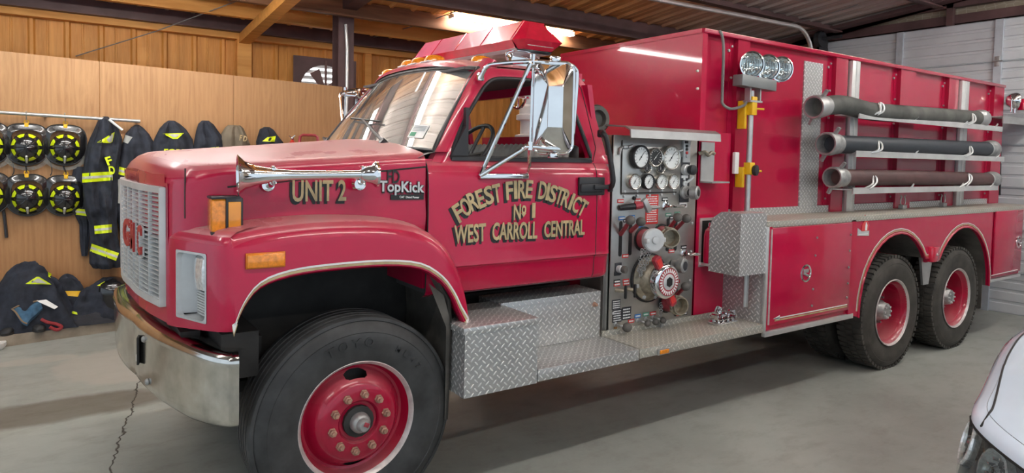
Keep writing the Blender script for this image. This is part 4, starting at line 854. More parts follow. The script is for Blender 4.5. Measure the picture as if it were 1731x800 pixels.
for x in (0, XR1, XR2):            # far side, seen only under the truck: tyre and rim alone
    e = bpy.data.objects.new('far_wheel', None); COL.objects.link(e); e.location = (x, 2.22, RT); attach(e, truck)
    for y0, y1 in (((2.03, 2.31),) if x == 0 else ((1.83, 2.08), (2.17, 2.42))):
        q = MB(); q.lathe([(.286, 0), (.30, .0), (.44, -.01), (.50, .015), (RT-.002, .03), (RT-.002, y1-y0-.03), (.50, y1-y0-.015), (.44, y1-y0), (.30, y1-y0), (.286, y1-y0)], (x, y0, RT), (0, 1, 0), 48, closed=True); part('tyre', q, M['tyre_dusty'], e)
    q = MB(); q.lathe([(.286, .02), (.25, .10), (0, .10)], (x, 2.02, RT), (0, 1, 0), 32); part('rim', q, M['wheel_red'], e)
# ------------------------------------------------------------------ tank body
D, X1, X2, XC, ZD, ZS, ZT = .372, 2.77, 8.288, 3.12, 1.44, .669, 2.87
YB = 2*CY-D; DR = D+.045                   # side panels stand back behind the posts
q = MB(); q.bx(X1, X2, DR, YB-.045, .95, ZT-.02); tank = part('tank_body', q, M['frame_red'])
q = MB(); q.grid([[Vector((X1-.004, y, z)) for y in [lerp(D, YB, i/10) for i in range(11)]] for z in (1.9, 2.2, 2.5, 2.75, ZT)]); q.grid([[Vector((X1-.03, y, z)) for y in (D, YB)] for z in (ZT, ZT)])
q.bx(X1-.006, X1+.05, D-.004, D+.03, ZS+.02, ZT); q.bx(X1-.006, X1+.05, YB-.03, YB, 1.0, ZT); q.bx(X1-.012, X1+.03, D, YB, ZT-.03, ZT+.004); q.bx(X1-.006, XC+.02, D, D+.03, ZS, 2.1); part('front_sheet', q, M['paint'], tank)
q = MB(); q.bx(X1, X2, D-.018, D+.06, ZT-.03, ZT+.004, .004); q.bx(X1, X2, D+.042, D+.06, ZT-.10, ZT-.03); q.bx(X1, X2, YB-.06, YB+.018, ZT-.03, ZT+.004); q.bx(X2-.03, X2, D, YB, ZT-.03, ZT+.004); part('top_flange', q, M['frame_red'], tank)
def px(u, v): return P(u, v, y=D).x
posts = [(px(1245, 150), px(1265, 150)), (px(1411, 170), px(1431, 170)), (px(1520, 190), px(1545, 190)), (px(1602, 190), px(1618, 190)), (px(1676, 250), X2)]
bolts = MB()
for a, b in posts:
    q = MB(); q.bx(a, b, D-.002, DR+.01, ZD, ZT-.02); q.bx(a-.05, b, DR-.006, DR+.004, ZD, ZT-.02); part('post', q, M['frame_red'], tank)
    for k in range(6): z = ZD+.12+k*.245; bolts.lathe([(.010, 0), (.010, .012), (0, .014)], (a-.028, DR-.004, z), (0, -1, 0), 8)
    bolts.lathe([(.012, 0), (.012, .012), (0, .014)], (a-.06, DR, ZT-.12), (0, -1, 0), 8)
for v in (120, 150): bolts.lathe([(.010, 0), (.010, .012), (0, .014)], P(1178, v, y=D-.004), (0, -1, 0), 8)
part('bolt_heads', bolts, M['galv'], tank)
for a, b in ((px(1433, 170), px(1446, 170)), (px(1619, 190), px(1631, 190))):
    q = MB(); q.bx(a, b, D-.035, D+.03, ZD, ZT-.04, .003); q.bx(a+(b-a)*.42, a+(b-a)*.58, D-.039, D-.03, ZD, ZT-.04); part('hose_rack_channel', q, M['alu'], tank)
a, b = px(1365, 150), px(1396, 150); q = MB(); q.bx(a, b, DR-.010, DR+.002, ZD, ZT-.10); part('tread_strip', q, M['diamond'], tank, uv=True)
# narrow ledge of tread plate along the foot of the wall, the deck over the lockers
q = MB(); q.bx(XC-.25, X2-.03, DR-.03, DR, ZD, ZD+.06); part('kick_strip', q, M['diamond'], tank, uv=True)
q = MB(); q.bx(XC, X2, .0, D+.05, ZD-.012, ZD, .003); q.bx(XC, X2, -.008, .004, ZD-.045, ZD, .002); q.bx(XC-.008, XC, -.004, D, ZD-.045, ZD); deck = part('locker_deck', q, M['diamond_dirty'], uv=True)
# lockers: skin with the two wheel arches
ar = [P(u, v, y=0) for u, v in ((1453, 520), (1458, 490), (1470, 450), (1483, 427), (1500, 410), (1520, 399), (1545, 408), (1560, 425))]
ar2 = [P(u, v, y=0) for u, v in ((1590, 425), (1604, 404), (1625, 388), (1648, 391), (1661, 410), (1669, 435), (1672, 472))]
XA, XB, XE_ = 4.33, 7.13, 7.95
arch = [(4.46, .66)]
for i in range(0, 15): a = pi-(pi*.80)*i/14; arch.append((5.10+.645*cos(a), .615+.645*sin(a)))
arch += [(5.70, .985), (5.80, .985)]
for i in range(0, 15): a = pi*.82-pi*.82*i/14; arch.append((6.455+.655*cos(a), .615+.645*sin(a)))
arch += [(7.11, .59)]
arch = [(4.455, .56)]+arch[1:]
q = MB(); full = [(XA, .58), (XA+.06, .58)]+arch+[(XB-.005, .59), (XB, .59)]
q.grid([[Vector((x, y, z)) for x, z in full] for y in (.03, 0)]+[[Vector((x, 0, lerp(z, ZD-.03, t))) for x, z in full] for t in (.5, 1)]+[[Vector((x, .03, ZD-.03)) for x, z in full]])
ws_ = part('wheel_house_panel', q, M['paint'])
q = MB(); q.grid([[Vector((x, y, z)) for x, z in arch] for y in (.03, .65)]); part('wheel_well', q, M['liner'], ws_, recalc=False)
def strip(pts, off, w_, mt, name, par, y=-.0035):
    q = MB(); L = []; pts = [Vector((*p, 0)) for p in pts]
    for i, p in enumerate(pts):
        t = (pts[min(i+1, len(pts)-1)]-pts[max(i-1, 0)]).normalized(); n_ = Vector((-t.y, t.x, 0)); a_ = p+n_*(off-w_/2); b_ = p+n_*(off+w_/2); L.append((Vector((a_.x, y, a_.y)), Vector((b_.x, y, b_.y))))
    q.grid(L); q.grid([(a_+Vector((0, .003, 0)), b_+Vector((0, .003, 0))) for a_, b_ in L]); return part(name, q, mt, par, recalc=False)
ln = arch[1:-1]
strip(ln, .026, .010, M['gold'], 'gold_pinstripe', ws_); strip(ln, .041, .007, M['white'], 'white_pinstripe', ws_)
q = MB(); q.tube([Vector((x, -.003, z)) for x, z in arch], .010, 8); part('arch_edge', q, M['paint'], ws_)
q = MB(); q.prism([(5.62, 1.03), (5.89, 1.03), (5.85, .90), (5.81, .72), (5.70, .72), (5.66, .90)], (0, .04, 0), (1, 0, 0), (0, 0, 1), (0, .02, 0)); part('marker_plate', q, M['galv'], ws_)
a = P(1579, 430, y=-.02); q = MB(); q.box((a.x, 0, a.z), (.15, .09, .155), None, .02); ml = part('marker_lamp', q, M['redlens'], ws_); q = MB(); q.box((a.x, .03, a.z), (.165, .05, .17), None, .02); part('lamp_base', q, M['frame_red'], ml)
q = MB(); q.ball((a.x, -.045, a.z), .012, 8); part('lamp_screw', q, M['silver'], ml)
# front locker
q = MB(); q.bx(XC, XA, .012, .5, .60, ZD-.02); part('locker_box', q, M['frame_red']); q = MB(); q.bx(XB, XE_, .012, .5, .66, ZD-.02); lk = part('locker_box', q, M['frame_red'])
def rnd_handle(u, v, par):
    a = P(u, v, y=-.012); q = MB(); q.lathe([(.072, .0), (.070, .008), (.058, .010), (.054, .002), (0, -.004)], (a.x, -.010, a.z), (0, -1, 0), 32); h = part('ring_handle', q, M['chrome'], par)
    q = MB(); q.box((a.x, -.018, a.z-.012), (.085, .012, .018), Matrix.Rotation(.35, 3, 'Y'), .004); q.box((a.x, -.014, a.z+.018), (.07, .008, .03), None, .003); part('handle_bar', q, M['galv'], par)
q = MB(); q.bx(3.165, 4.275, -.014, .01, .650, 1.392, .006); d1 = part('locker_door', q, M['paint']); rnd_handle(1362, 462, d1)
q = MB()
for u, v in ((1381, 402), (1378, 432), (1374, 489), (1372, 517), (1438, 397), (1436, 424), (1434, 452), (1433, 479), (1431, 503)): q.lathe([(.010, 0), (.009, .006), (0, .008)], P(u, v, y=-.015), (0, -1, 0), 8)
part('rivets', q, M['coupling'], d1)
q = MB(); q.bx(XC-.012, XC+.012, -.012, .03, .60, ZD-.04, .003); q.bx(3.12, XA+.02, -.014, .02, .570, .610, .003); part('locker_sill', q, M['alu'], lk)
q = MB(); q.bx(XB, XE_, -.012, .02, .625, .655, .003); part('locker_sill', q, M['alu'], lk)
q = MB(); q.bx(XC+.015, 3.165, -.010, .02, .62, 1.40); part('door_jamb', q, M['paint'], lk); q = MB(); q.bx(4.275, XA+.01, -.008, .02, .61, 1.41); part('door_jamb', q, M['paint'], lk)
q = MB(); q.bx(3.150, 3.164, -.016, .0, .66, 1.38); part('hinge_strip', q, M['rimedge'], d1)
def pin(par, u0, v0, u1, v1):
    a, b = P(u0, v0, y=-.016), P(u1, v1, y=-.016)
    for dz, m_, w_ in ((0, M['white'], .008), (-.016, M['gold'], .010)):
        q = MB(); q.prism([(a.x, a.z+dz-w_/2), (b.x, b.z+dz-w_/2), (b.x, b.z+dz+w_/2), (a.x, a.z+dz+w_/2)], (0, -.0165, 0), (1, 0, 0), (0, 0, 1), (0, .002, 0))
        if dz == 0: q.prism([(a.x-.02, a.z), (a.x+.06, a.z-.016), (a.x+.06, a.z+.02)], (0, -.0165, 0), (1, 0, 0), (0, 0, 1), (0, .002, 0))
        part('pinstripe', q, m_, par)
pin(d1, 1310, 539, 1432, 515)
q = MB(); q.bx(XB+.05, XE_-.02, -.014, .01, .69, 1.40, .006); d2 = part('locker_door', q, M['paint']); rnd_handle(1722, 409, d2)
q = MB(); a, b = P(1676, 466, y=-.016), P(1720, 456, y=-.016); q.tube([a, b], .004, 6); part('pinstripe', q, M['white'], d2)
# flame badge on the wheel-house panel
a = P(1459, 391, y=-.004); q = MB(); q.prism([(-.085, -.035), (.10, -.045), (.10, .0), (-.02, .0), (-.085, .03)], a, (1, 0, 0), (0, 0, 1), (0, .004, 0)); bg_ = part('flame_badge', q, M['silver'], ws_)
q = MB(); q.prism([(-.02, .0), (.08, .0), (.095, .05), (.07, .085), (.065, .12), (.04, .09), (.02, .14), (.01, .08), (-.02, .05)], a+Vector((0, -.001, 0)), (1, 0, 0), (0, 0, 1), (0, .004, 0)); part('badge_flame', q, mat('badge_flame_red', (.65, .06, .06), .4), ws_)
q = MB(); q.prism([(.03, .005), (.06, .005), (.065, .05), (.04, .08), (.03, .04)], a+Vector((0, -.002, 0)), (1, 0, 0), (0, 0, 1), (0, .004, 0)); q.bx(a.x-.07, a.x+.08, a.y-.002, a.y, a.z-.03, a.z-.022); part('badge_mark', q, M['white'], ws_)
# rear mud flap, rear light shelf
q = MB(); q.bx(7.10, 7.115, .06, .62, .33, .72); part('mud_flap', q, M['liner'])
q = MB(); a = P(1682, 195, y=.30); q.bx(a.x, X2+.55, .22, D+.05, a.z-.02, a.z-.008); q.bx(a.x, X2+.55, .215, .227, a.z-.09, a.z-.008); sh_ = part('rear_light_shelf', q, M['galv'])
a = P(1716, 170, y=.27); q = MB(); q.lathe([(.0, -.10), (.05, -.09), (.085, -.05), (.10, .0), (.095, .03), (.06, .045), (0, .05)], a, (.4, -.6, .0), 24); sp_ = part('rear_spotlight', q, M['chrome']); q = MB(); q.cyl((a.x, a.y, a.z-.15), (a.x, a.y, a.z-.06), .012); q.tube([(a.x-.10, a.y, a.z-.14), (a.x-.11, a.y, a.z), (a.x-.05, a.y, a.z+.07)], .008); part('spotlight_yoke', q, M['chrome'], sp_)
a = P(1732, 172, y=.27); q = MB(); q.lathe([(.07, 0), (.07, .08), (.05, .13), (0, .15)], (a.x, a.y, a.z-.10), (0, 0, 1), 20); part('rear_beacon', q, M['redlens'])
q = MB(); q.tube([P(1692, 215, y=D+.1), P(1690, 330, y=D+.1)], .012, 8); part('rear_rail', q, M['black'])
# front bulkhead of the lockers, its tread-plate box and the pump step
q = MB(); q.bx(XC-.012, XC, .0, D+.04, ZS, ZD-.02); part('bulkhead', q, M['diamond'], uv=True)
bx0, bx1, zb0, zb1 = P(1249, 468, y=.0).x, XC-.012, P(1249, 468, y=0).z, P(1249, 362, y=0).z
yl = P(1197, 460, x=bx0).y; q = MB(); q.prism([(.0, zb0), (yl, zb0), (yl, zb1-.12), (yl-.025, zb1-.05), (yl-.10, zb1), (.0, zb1)], (bx0, 0, 0), (0, 1, 0), (0, 0, 1), (bx1-bx0, 0, 0)); bx_ = part('tread_box', q, M['diamond'], uv=True, ang=20)
a = P(1253, 490, y=.1); q = MB(); q.cyl((a.x+.05, .10, zb0-.26), (a.x+.05, .10, zb0), .022); part('drain_pipe', q, M['galv'], bx_)
q = MB(); X0S = 1.818; q.bx(X0S+.006, XC, .0, D+.02, ZS-.012, ZS, .003); q.bx(X0S+.006, XC, -.004, .008, ZS-.062, ZS, .003); q.bx(X0S+.006, X0S+.014, 0, D, ZS-.06, ZS); q.bx(X0S, XC, D-.025, D-.012, ZS, ZS+.035); stp = part('pump_step', q, M['diamond_dirty'], uv=True)
a = P(1121, 594, y=-.004); q = MB(); q.box((a.x, -.008, a.z), (.115, .014, .042), None, .006); sm_ = part('step_marker', q, M['coupling'], stp); q = MB(); q.box((a.x, -.014, a.z), (.085, .012, .028), None, .005); part('step_marker_lens', q, M['amber'], sm_)
# spanner holder on the step
a = P(1222, 545, y=.17); q = MB(); q.box((a.x, .17, ZS+.012), (.22, .10, .02), None, .004)
for dx_ in (-.085, -.03, .03, .09): q.box((a.x+dx_, .17, ZS+.045), (.022, .06, .07), Matrix.Rotation(dx_*4, 3, 'Y'), .005); q.cyl((a.x+dx_, .12, ZS+.05), (a.x+dx_, .22, ZS+.05), .012, n=10)
q.box((a.x-.02, .2, ZS+.10), (.05, .03, .05), Matrix.Rotation(.4, 3, 'Y'), .006); q.box((a.x+.10, .17, ZS+.08), (.03, .05, .03), None, .006); part('spanner_holder', q, M['chrome'])
# cab steps in tread plate
q = MB(); q.bx(.527, 1.008, .002, .50, .592, .940); b1 = part('battery_box', q, M['diamond'], uv=True); q = MB(); q.bx(.515, 1.012, -.006, .50, .935, .972, .004); part('box_lid', q, M['diamond'], b1, uv=True)
q = MB(); q.bx(1.014, X0S, .0, .37, .658, .670, .003); q.bx(1.014, X0S, -.004, .008, .600, .670, .003); q.bx(1.014, 1.022, .0, .37, .60, .67); s1 = part('cab_step', q, M['diamond'], uv=True)
q = MB(); q.bx(.99, X0S-.012, .36, .62, .670, .985, .004); part('step_riser', q, M['diamond'], s1, uv=True)
q = MB(); p = P(1006, 515, y=.35); q.lathe([(.018, 0), (.014, .012), (.008, .03), (0, .032)], (p.x, .358, p.z), (0, -1, 0), 8); part('rusty_bolt', q, M['rustnut'], s1)
# suction-hose racks
def hook(par, u, v, y, r, zt):
    p = P(u, v, y=y-r); q = MB(); f = y-r-.014; zc = p.z
    pts = [(p.x-.085, y-.03, zt), (p.x-.03, y-.05, zt), (p.x+.035, f, zc-.01), (p.x+.055, f+.012, zc+r*.55), (p.x+.03, f+.03, zc+r*.80), (p.x+.0, f+.012, zc+r*.5), (p.x-.03, f, zc-.02)]
    q.tube(smooth_path(pts, 5, closed=True), .010, 8, closed=True); part('hose_hook', q, M['alu'], par)
HY = .185
for (u0, v0, u1, v1), rr_, hk in (((1420, 196, 1665, 217), .082, ((1487, 186), (1643, 203))), ((1415, 258, 1668, 268), .078, ((1484, 251), (1638, 257))), ((1410, 320, 1658, 315), .072, ((1475, 308), (1637, 304)))):
    a, b = P(u0, v0, y=.30), P(u1, v1, y=.30); z = (a.z+b.z)/2; q = MB(); q.bx(a.x, b.x, .13, D-.02, z-.006, z+.006); q.bx(a.x, b.x, .125, .135, z-.035, z+.02); tr = part('hose_tray', q, M['alu'])
    for t in (.33, .68, .93): q = MB(); x = lerp(a.x, b.x, t); q.tube([(x, .13, z), (x+.03, .115, z+.03), (x+.07, .125, z+.045)], .008, 6); part('tray_clip', q, M['alu'], tr)
    for u, v in hk: hook(tr, u, v, HY, rr_, z)
for u in (1526, 1594):
    a = P(u, 346, y=.30); q = MB(); q.box((a.x, .30, ZD+.02), (.08, .05, .045), None, .004)
    for s_ in (-1, 1): q.tube(smooth_path([(a.x, .30, ZD+.03), (a.x+s_*.045, .30, ZD+.05), (a.x+s_*.045, .30, ZD+.10), (a.x+s_*.03, .30, ZD+.12), (a.x+s_*.05, .30, ZD+.135)], 4), .006, 6)
    part('tool_clip', q, M['galv'])
# telescopic scene light
pt, pb = P(1271, 160, y=.28), P(1262, 358, y=.28); xm = (pt.x+pb.x)/2; q = MB(); q.cyl((xm, .28, ZD+.002), (xm, .28, pt.z+.03), .022, n=16); pole = part('light_pole', q, M['galv'])
for (u, v), h in (((1269, 179), .18), ((1265, 285), .12)):
    z = P(u, v, y=.27).z; q = MB(); q.box((xm, .275, z), (.062, .062, h*.8), None, .006); q.box((xm-.045, .325, z-.07), (.030, .07, h+.04), None, .005); q.cyl((xm, .27, z-.02), (xm+.12, .25, z-.02), .008); part('pole_clamp', q, M['yellow'], pole)
z = P(1267, 288, y=.25).z; q = MB(); q.lathe([(.0, 0), (.038, 0), (.042, .01), (.042, .03), (.03, .035), (0, .036)], (xm+.02, .25, z), (.3, -1, 0), 16); part('clamp_knob', q, M['black'], pole)
z = P(1252, 276, y=.33).z; q = MB(); q.box((xm-.09, .335, z), (.05, .03, .17), None, .006); part('pole_bracket', q, M['white'], pole)
a, b = P(1246, 137, y=.25), P(1309, 144, y=.25); mid = (a+b)/2; q = MB(); q.box((mid.x, .26, mid.z), ((b-a).length*.92, .09, .085), Matrix.Rotation(radians(2), 3, 'Y'), .004); bar = part('light_crossbar', q, mat('grey_crossbar', (.22, .23, .23), .45, .5), pole)
q = MB(); q.bx(mid.x-.07, mid.x-.055, .25, .30, mid.z-.14, mid.z-.04); q.bx(mid.x+.055, mid.x+.07, .25, .30, mid.z-.14, mid.z-.04); q.bx(mid.x-.075, mid.x+.075, .24, .31, mid.z-.15, mid.z-.135); part('light_yoke', q, M['galv'], pole)
for (u, v) in ((1270, 109), (1297, 114), (1320, 117)):
    c_ = P(u, v, y=.24); R_ = .098; n_ = Vector((-.42, -.9, -.06)).normalized(); q = MB(); q.lathe([(0, -.10), (.05, -.095), (.078, -.06), (.094, -.015), (R_+.004, 0), (R_+.004, .014), (R_-.006, .016)], c_, n_, 32); fl_ = part('flood_lamp', q, M['chrome'])
    q = MB(); q.lathe([(R_-.006, .010), (.06, .016), (0, .018)], c_, n_, 28); part('flood_glass', q, M['glass'], fl_); q = MB(); q.lathe([(R_-.008, .006), (R_-.03, -.015), (.055, -.035), (.02, -.05), (0, -.05)], c_, n_, 12)
    for k in range(-3, 4): q.box(c_+n_*(-.008)+Vector((k*.022*.9, -k*.022*.42, 0)), (.003, .012, .12*(1-abs(k)*.1)))
    q.lathe([(.0, -.05), (.012, -.048), (.012, .0), (0, .004)], c_, n_, 12); part('reflector', q, M['chrome'], fl_)
    q = MB(); q.cyl((c_.x, c_.y+.02, mid.z+.03), (c_.x, c_.y+.015, c_.z-.08), .012); part('flood_stem', q, M['galv'], fl_)
q = MB(); q.tube(smooth_path([P(1216, 52, y=D-.02), P(1221, 62, y=D-.03), P(1223, 90, y=D-.03), P(1221, 160, y=D-.03), P(1222, 176, y=D-.04), P(1236, 184, y=.32), P(1256, 179, y=.29), P(1262, 172, y=.28)], 5), .011, 8); part('light_cable', q, M['rope'])
# ------------------------------------------------------------------ pump house and its operator's panel
YP = D-.012; PX0, PX1, PZ1 = 1.885, 2.765, 2.045
q = MB(); q.bx(PX0+.01, X1, D+.01, YB, ZS, PZ1); ph = part('pump_house', q, M['frame_red'])
q = MB(); q.bx(PX0, PX0+.03, D-.005, D+.30, ZS-.01, PZ1); q.bx(PX0-.03, PX0+.01, D+.02, D+.05, ZS, 1.9); part('panel_return', q, M['steel'], ph)
q = MB(); q.bx(PX0, PX1-.03, YP, D+.012, ZS+.01, PZ1, .003); panel = part('pump_panel', q, M['steel'])
q = MB(); z = PZ1; q.prism([(D+.10, z+.075), (D-.10, z+.06), (D-.15, z+.035), (D-.155, z-.02), (D-.145, z-.02), (D-.14, z+.03), (D-.095, z+.05), (D+.10, z+.063)], (PX0+.02, 0, 0), (0, 1, 0), (0, 0, 1), (PX1+.19-PX0-.15, 0, 0)); part('rain_hood', q, M['galv'], panel)
def pp(u, v, d=0.0): return P(u, v, y=YP-d)
a, b = pp(1052, 240), pp(1142, 328); q = MB(); q.bx(a.x, b.x+.06, YP-.006, YP, b.z, a.z, .002); gp = part('gauge_plate', q, M['steel'], panel)
q = MB(); q.tube([pp(1052, 237, .006), pp(1050, 327, .006), pp(1143, 325, .006)], .005, 6); part('plate_edge', q, M['dark'], panel)
q = MB()
for u, v in ((1056, 324), (1077, 324), (1098, 323), (1119, 322), (1138, 321), (1055, 332), (1077, 331), (1098, 330), (1118, 329), (1139, 328), (1178, 233), (1175, 282), (1173, 333), (1170, 377), (1168, 425), (1166, 474), (1036, 530), (1034, 566), (1166, 544), (1050, 568)): q.lathe([(.010, 0), (.009, .006), (0, .008)], pp(u, v, .004), (0, -1, 0), 8)
part('screw_heads', q, M['silver'], panel)
def gauge(u, v, r, ring='steel', depth=.035, face='dial', ang=.9):
    c_ = pp(u, v); q = MB(); q.lathe([(r*.9, 0), (r, depth*.5), (r, depth), (r*.93, depth+.006), (r*.86, depth+.004), (r*.84, depth-.006)], c_, (0, -1, 0), 36); g = part('gauge', q, M[ring])
    q = MB(); q.lathe([(r*.86, depth-.006), (0, depth-.006)], c_, (0, -1, 0), 36); part('dial', q, M[face], g)
    q = MB(); f = c_+Vector((0, -(depth-.003), 0)); dv = Vector((cos(ang), 0, sin(ang))); nv = Vector((-dv.z, 0, dv.x))
    q.prism([(-.35*r, -.03*r), (.62*r, -.012*r), (.62*r, .012*r), (-.35*r, .03*r)], f, dv, nv, (0, -.001, 0)); q.lathe([(.07*r, 0), (.06*r, .002), (0, .002)], f, (0, -1, 0), 10); part('needle', q, M['ink' if face == 'dial' else 'white'], g)
    q = MB()
    for k in range(13):
        a = radians(-45+k*22.5); dv = Vector((cos(a), 0, sin(a))); nv = Vector((-dv.z, 0, dv.x)); q.prism([(.62*r, -.018*r), (.78*r, -.018*r), (.78*r, .018*r), (.62*r, .018*r)], f, dv, nv, (0, -.0008, 0))
    part('scale', q, M['ink' if face == 'dial' else 'white'], g); return g
M['steelring'] = mat('gauge_ring', (.62, .60, .55), .22, .9)
def sz(px_): return px_*5.02/FOC*1.30     # panel lies obliquely: pixel half-widths to metres
gauge(1076, 265.5, .083, 'black', .05); gauge(1102, 266, .068, 'steelring', .04, 'black', .8); gauge(1127, 267, .090, 'steelring', .05)
for u, v in ((1089, 283.5), (1112, 284)): gauge(u, v, .040, 'steelring', .03, 'black', 1.6)
for u, v, rg in ((1067, 307), (1090.5, 307), (1112, 307), (1132.5, 307)) and ((1067, 307, 'steelring'), (1090.5, 307, 'black'), (1112, 307, 'steelring'), (1132.5, 307, 'steelring')): gauge(u, v, .056, rg, .04, 'dial', 1.0)
def plate(u, v, w_, h, mt, lines=1, d=.002, ink='white', par=None, name='label_plate'):
    c_ = pp(u, v, d); q = MB(); q.box(c_, (w_, .003, h)); p_ = part(name, q, M[mt], par or panel)
    q = MB(); q2 = random.Random(int(u*7+v))
    for k in range(lines):
        z = c_.z+h*(.5-(k+.5)/lines)*.9; x = c_.x-w_*.40
        while x < c_.x+w_*.36:
            L = w_*(.06+.12*q2.random()); q.bx(x, min(x+L, c_.x+w_*.42), c_.y-.003, c_.y-.0012, z-h/lines*.20, z+h/lines*.20); x += L+w_*.035
    part('label_print', q, M[ink], panel); return p_
for u, v, mt in ((1075.5, 245, 'ink'), (1102, 245.5, 'labelred'), (1127.5, 247, 'ink'), (1066, 293.5, 'labelblue'), (1089.5, 294, 'labelblue'), (1111, 294, 'labelgreen'), (1132, 294, 'labelgreen'), (1049, 340, 'labelred'), (1078, 339, 'labelred'), (1124, 337, 'ink'), (1051, 369, 'labelblue'), (1068, 367, 'labelblue'), (1059, 373, 'ink'), (1085, 386, 'labelblue'), (1114, 382, 'labelgreen'), (1130, 363, 'labelgreen'), (1145, 361, 'labelgreen'), (1136.5, 368, 'ink'), (1057, 433, 'labelred'), (1135, 425, 'labelred'), (1156, 418, 'ink'), (1043, 476, 'ink'), (1043, 481, 'labelred'), (1058, 475, 'labelred'), (1058.5, 479.5, 'labelred'), (1144.5, 476, 'labelred'), (1130, 493, 'labelred'), (1148, 531, 'labelred'), (1157, 530, 'ink'), (1067, 543, 'labelred'), (1078, 534.5, 'labelblue'), (1092, 531.5, 'labelgreen'), (1104, 530, 'labelred'), (1043.5, 463, 'ink')): plate(u, v, .058, .026, mt)
plate(1102, 353.5, .125, .215, 'labelred', 12)
for u, v, w_, h, n_ in ((1041.5, 515, .078, .066, 4), (1043, 534, .086, .09, 5), (1059, 530, .086, .09, 4)): plate(u, v, w_, h, 'plate', n_)
plate(1155, 347, .08, .035, 'white', 1, ink='ink')
# right-hand control strip
a = pp(1160, 253.5, .01); q = MB(); q.box(a, (.075, .02, .185), None, .004); cs = part('control_box', q, M['silver']); 
for v, mt in ((247, 'ink'), (252.5, 'ink'), (258.5, 'labelred'), (264, 'silver')): q = MB(); q.lathe([(.011, 0), (.011, .008), (0, .010)], pp(1160.5, v, .020), (0, -1, 0), 12); part('indicator', q, M[mt], cs)
q = MB(); q.box(pp(1160.5, 240.5, .021), (.035, .003, .018)); part('box_print', q, M['ink'], cs)
a = pp(1157.5, 304, .004); q = MB(); q.box(a, (.10, .008, .335), None, .003); c2 = part('control_plate', q, M['plate'])
q = MB(); c_ = pp(1157, 287, .008); q.lathe([(.040, 0), (.038, .03), (.030, .035), (.030, .05)], c_, (0, -1, 0), 24); part('throttle_collar', q, M['silver'], c2)
q = MB(); q.lathe([(.032, .05), (.036, .06), (.036, .09), (.028, .095), (0, .096)], c_, (0, -1, 0), 20); part('throttle_knob', q, M['black'], c2)
q = MB(); q.box(pp(1157.5, 299, .010), (.07, .003, .02)); q.box(pp(1157, 300.5, .012), (.02, .004, .035)); part('plate_print', q, M['white'], c2)
q = MB(); c_ = pp(1157, 310.5, .01); q.lathe([(.022, 0), (.022, .01), (0, .012)], c_, (0, -1, 0), 12); q.tube([c_+Vector((0, -.01, 0)), c_+Vector((.03, -.03, .03)), c_+Vector((.055, -.035, .05))], [.008, .010, .011]); part('toggle_lever', q, M['silver'], c2)
q = MB(); c_ = pp(1157, 325, .008); q.lathe([(.052, 0), (.050, .018), (.03, .022), (.028, .05)], c_, (0, -1, 0), 24); q.lathe([(.045, .05), (.050, .056), (.050, .10), (.040, .108), (.024, .108)], c_, (.35, -1, 0), 24); part('priming_valve', q, M['coupling'], c2)
q = MB(); q.lathe([(.026, .108), (.02, .112), (0, .113)], c_, (.35, -1, 0), 16); part('valve_centre', q, M['ink'], c2)
# pull handles, drains and levers
def pull(u, v, L=.10):
    c_ = pp(u, v); q = MB(); q.lathe([(.034, 0), (.034, .008), (.02, .012), (.016, .02)], c_, (0, -1, 0), 18); q.tube(smooth_path([c_+Vector((0, -.015, 0)), c_+Vector((.02, -.05, .0)), c_+Vector((L, -.075, .0)), c_+Vector((L*1.25, -.07, 0))], 4), .011, 8); part('pull_handle', q, M['chrome'])
pull(1124, 348); pull(1155, 429, .08)
q = MB(); c_ = pp(1055, 351); q.tube([c_+Vector((-.05, -.01, 0)), c_+Vector((.02, -.06, .012)), c_+Vector((.04, -.07, .014))], [.02, .024, .02]); g_ = part('test_cock', q, M['black']); q = MB(); q.tube([c_+Vector((.035, -.068, .014)), c_+Vector((.085, -.085, .024))], .026); part('cock_body', q, M['valvered'], g_)
q = MB(); q.box(c_+Vector((.115, -.10, .02)), (.045, .03, .105), Matrix.Rotation(-.6, 3, 'Y'), .008); q.tube([c_+Vector((.12, -.09, .01)), c_+Vector((.20, -.09, .0)), c_+Vector((.26, -.08, .003))], [.014, .014, .010]); part('cock_handle', q, M['galv'], g_)
q = MB(); q.lathe([(.014, 0), (.012, .015), (0, .018)], pp(1071, 335, .0), (0, -1, 0), 12); part('push_button', q, M['ink'], panel)
for u, v in ((1057, 249), (1142, 256)): q = MB(); c_ = pp(u, v, .004); q.box(c_, (.05, .03, .025), None, .006); q.cyl(c_+Vector((.02, -.01, 0)), c_+Vector((.05, -.02, .012)), .011); q.tube([c_+Vector((-.03, 0, 0)), c_+Vector((-.055, -.01, -.01)), c_+Vector((-.06, -.01, -.05))], .010); part('panel_lamp', q, M['galv'], panel)
def slot(u0, v0, u1, v1, w_=.030):
    a, b = pp(u0, v0, .001), pp(u1, v1, .001); x = (a.x+b.x)/2; q = MB(); h = a.z-b.z; q.prism([(px_, pz_) for px_, pz_ in rrect(w_, h, w_*.49, 5)], (x, YP-.001, (a.z+b.z)/2), (1, 0, 0), (0, 0, 1), (0, -.002, 0)); part('lever_slot', q, M['ink'], panel)
for s_ in ((1050.5, 374, 1047, 434), (1067, 370, 1064, 432), (1130.5, 369, 1127, 425), (1143, 368, 1141, 424), (1143.5, 480, 1141.5, 535)): slot(*s_)
def lever(u, v, ub, vb, out=.16):
    a, b = pp(u, v, 0), P(ub, vb, y=YP-out); q = MB(); d = b-a; q.tube([a, a.lerp(b, .85)], [.017, .013], 8); l_ = part('valve_lever', q, M['valvered']); q = MB(); q.ball(b, .034, 18, (1, 1, .95)); part('lever_knob', q, M['knob'], l_)
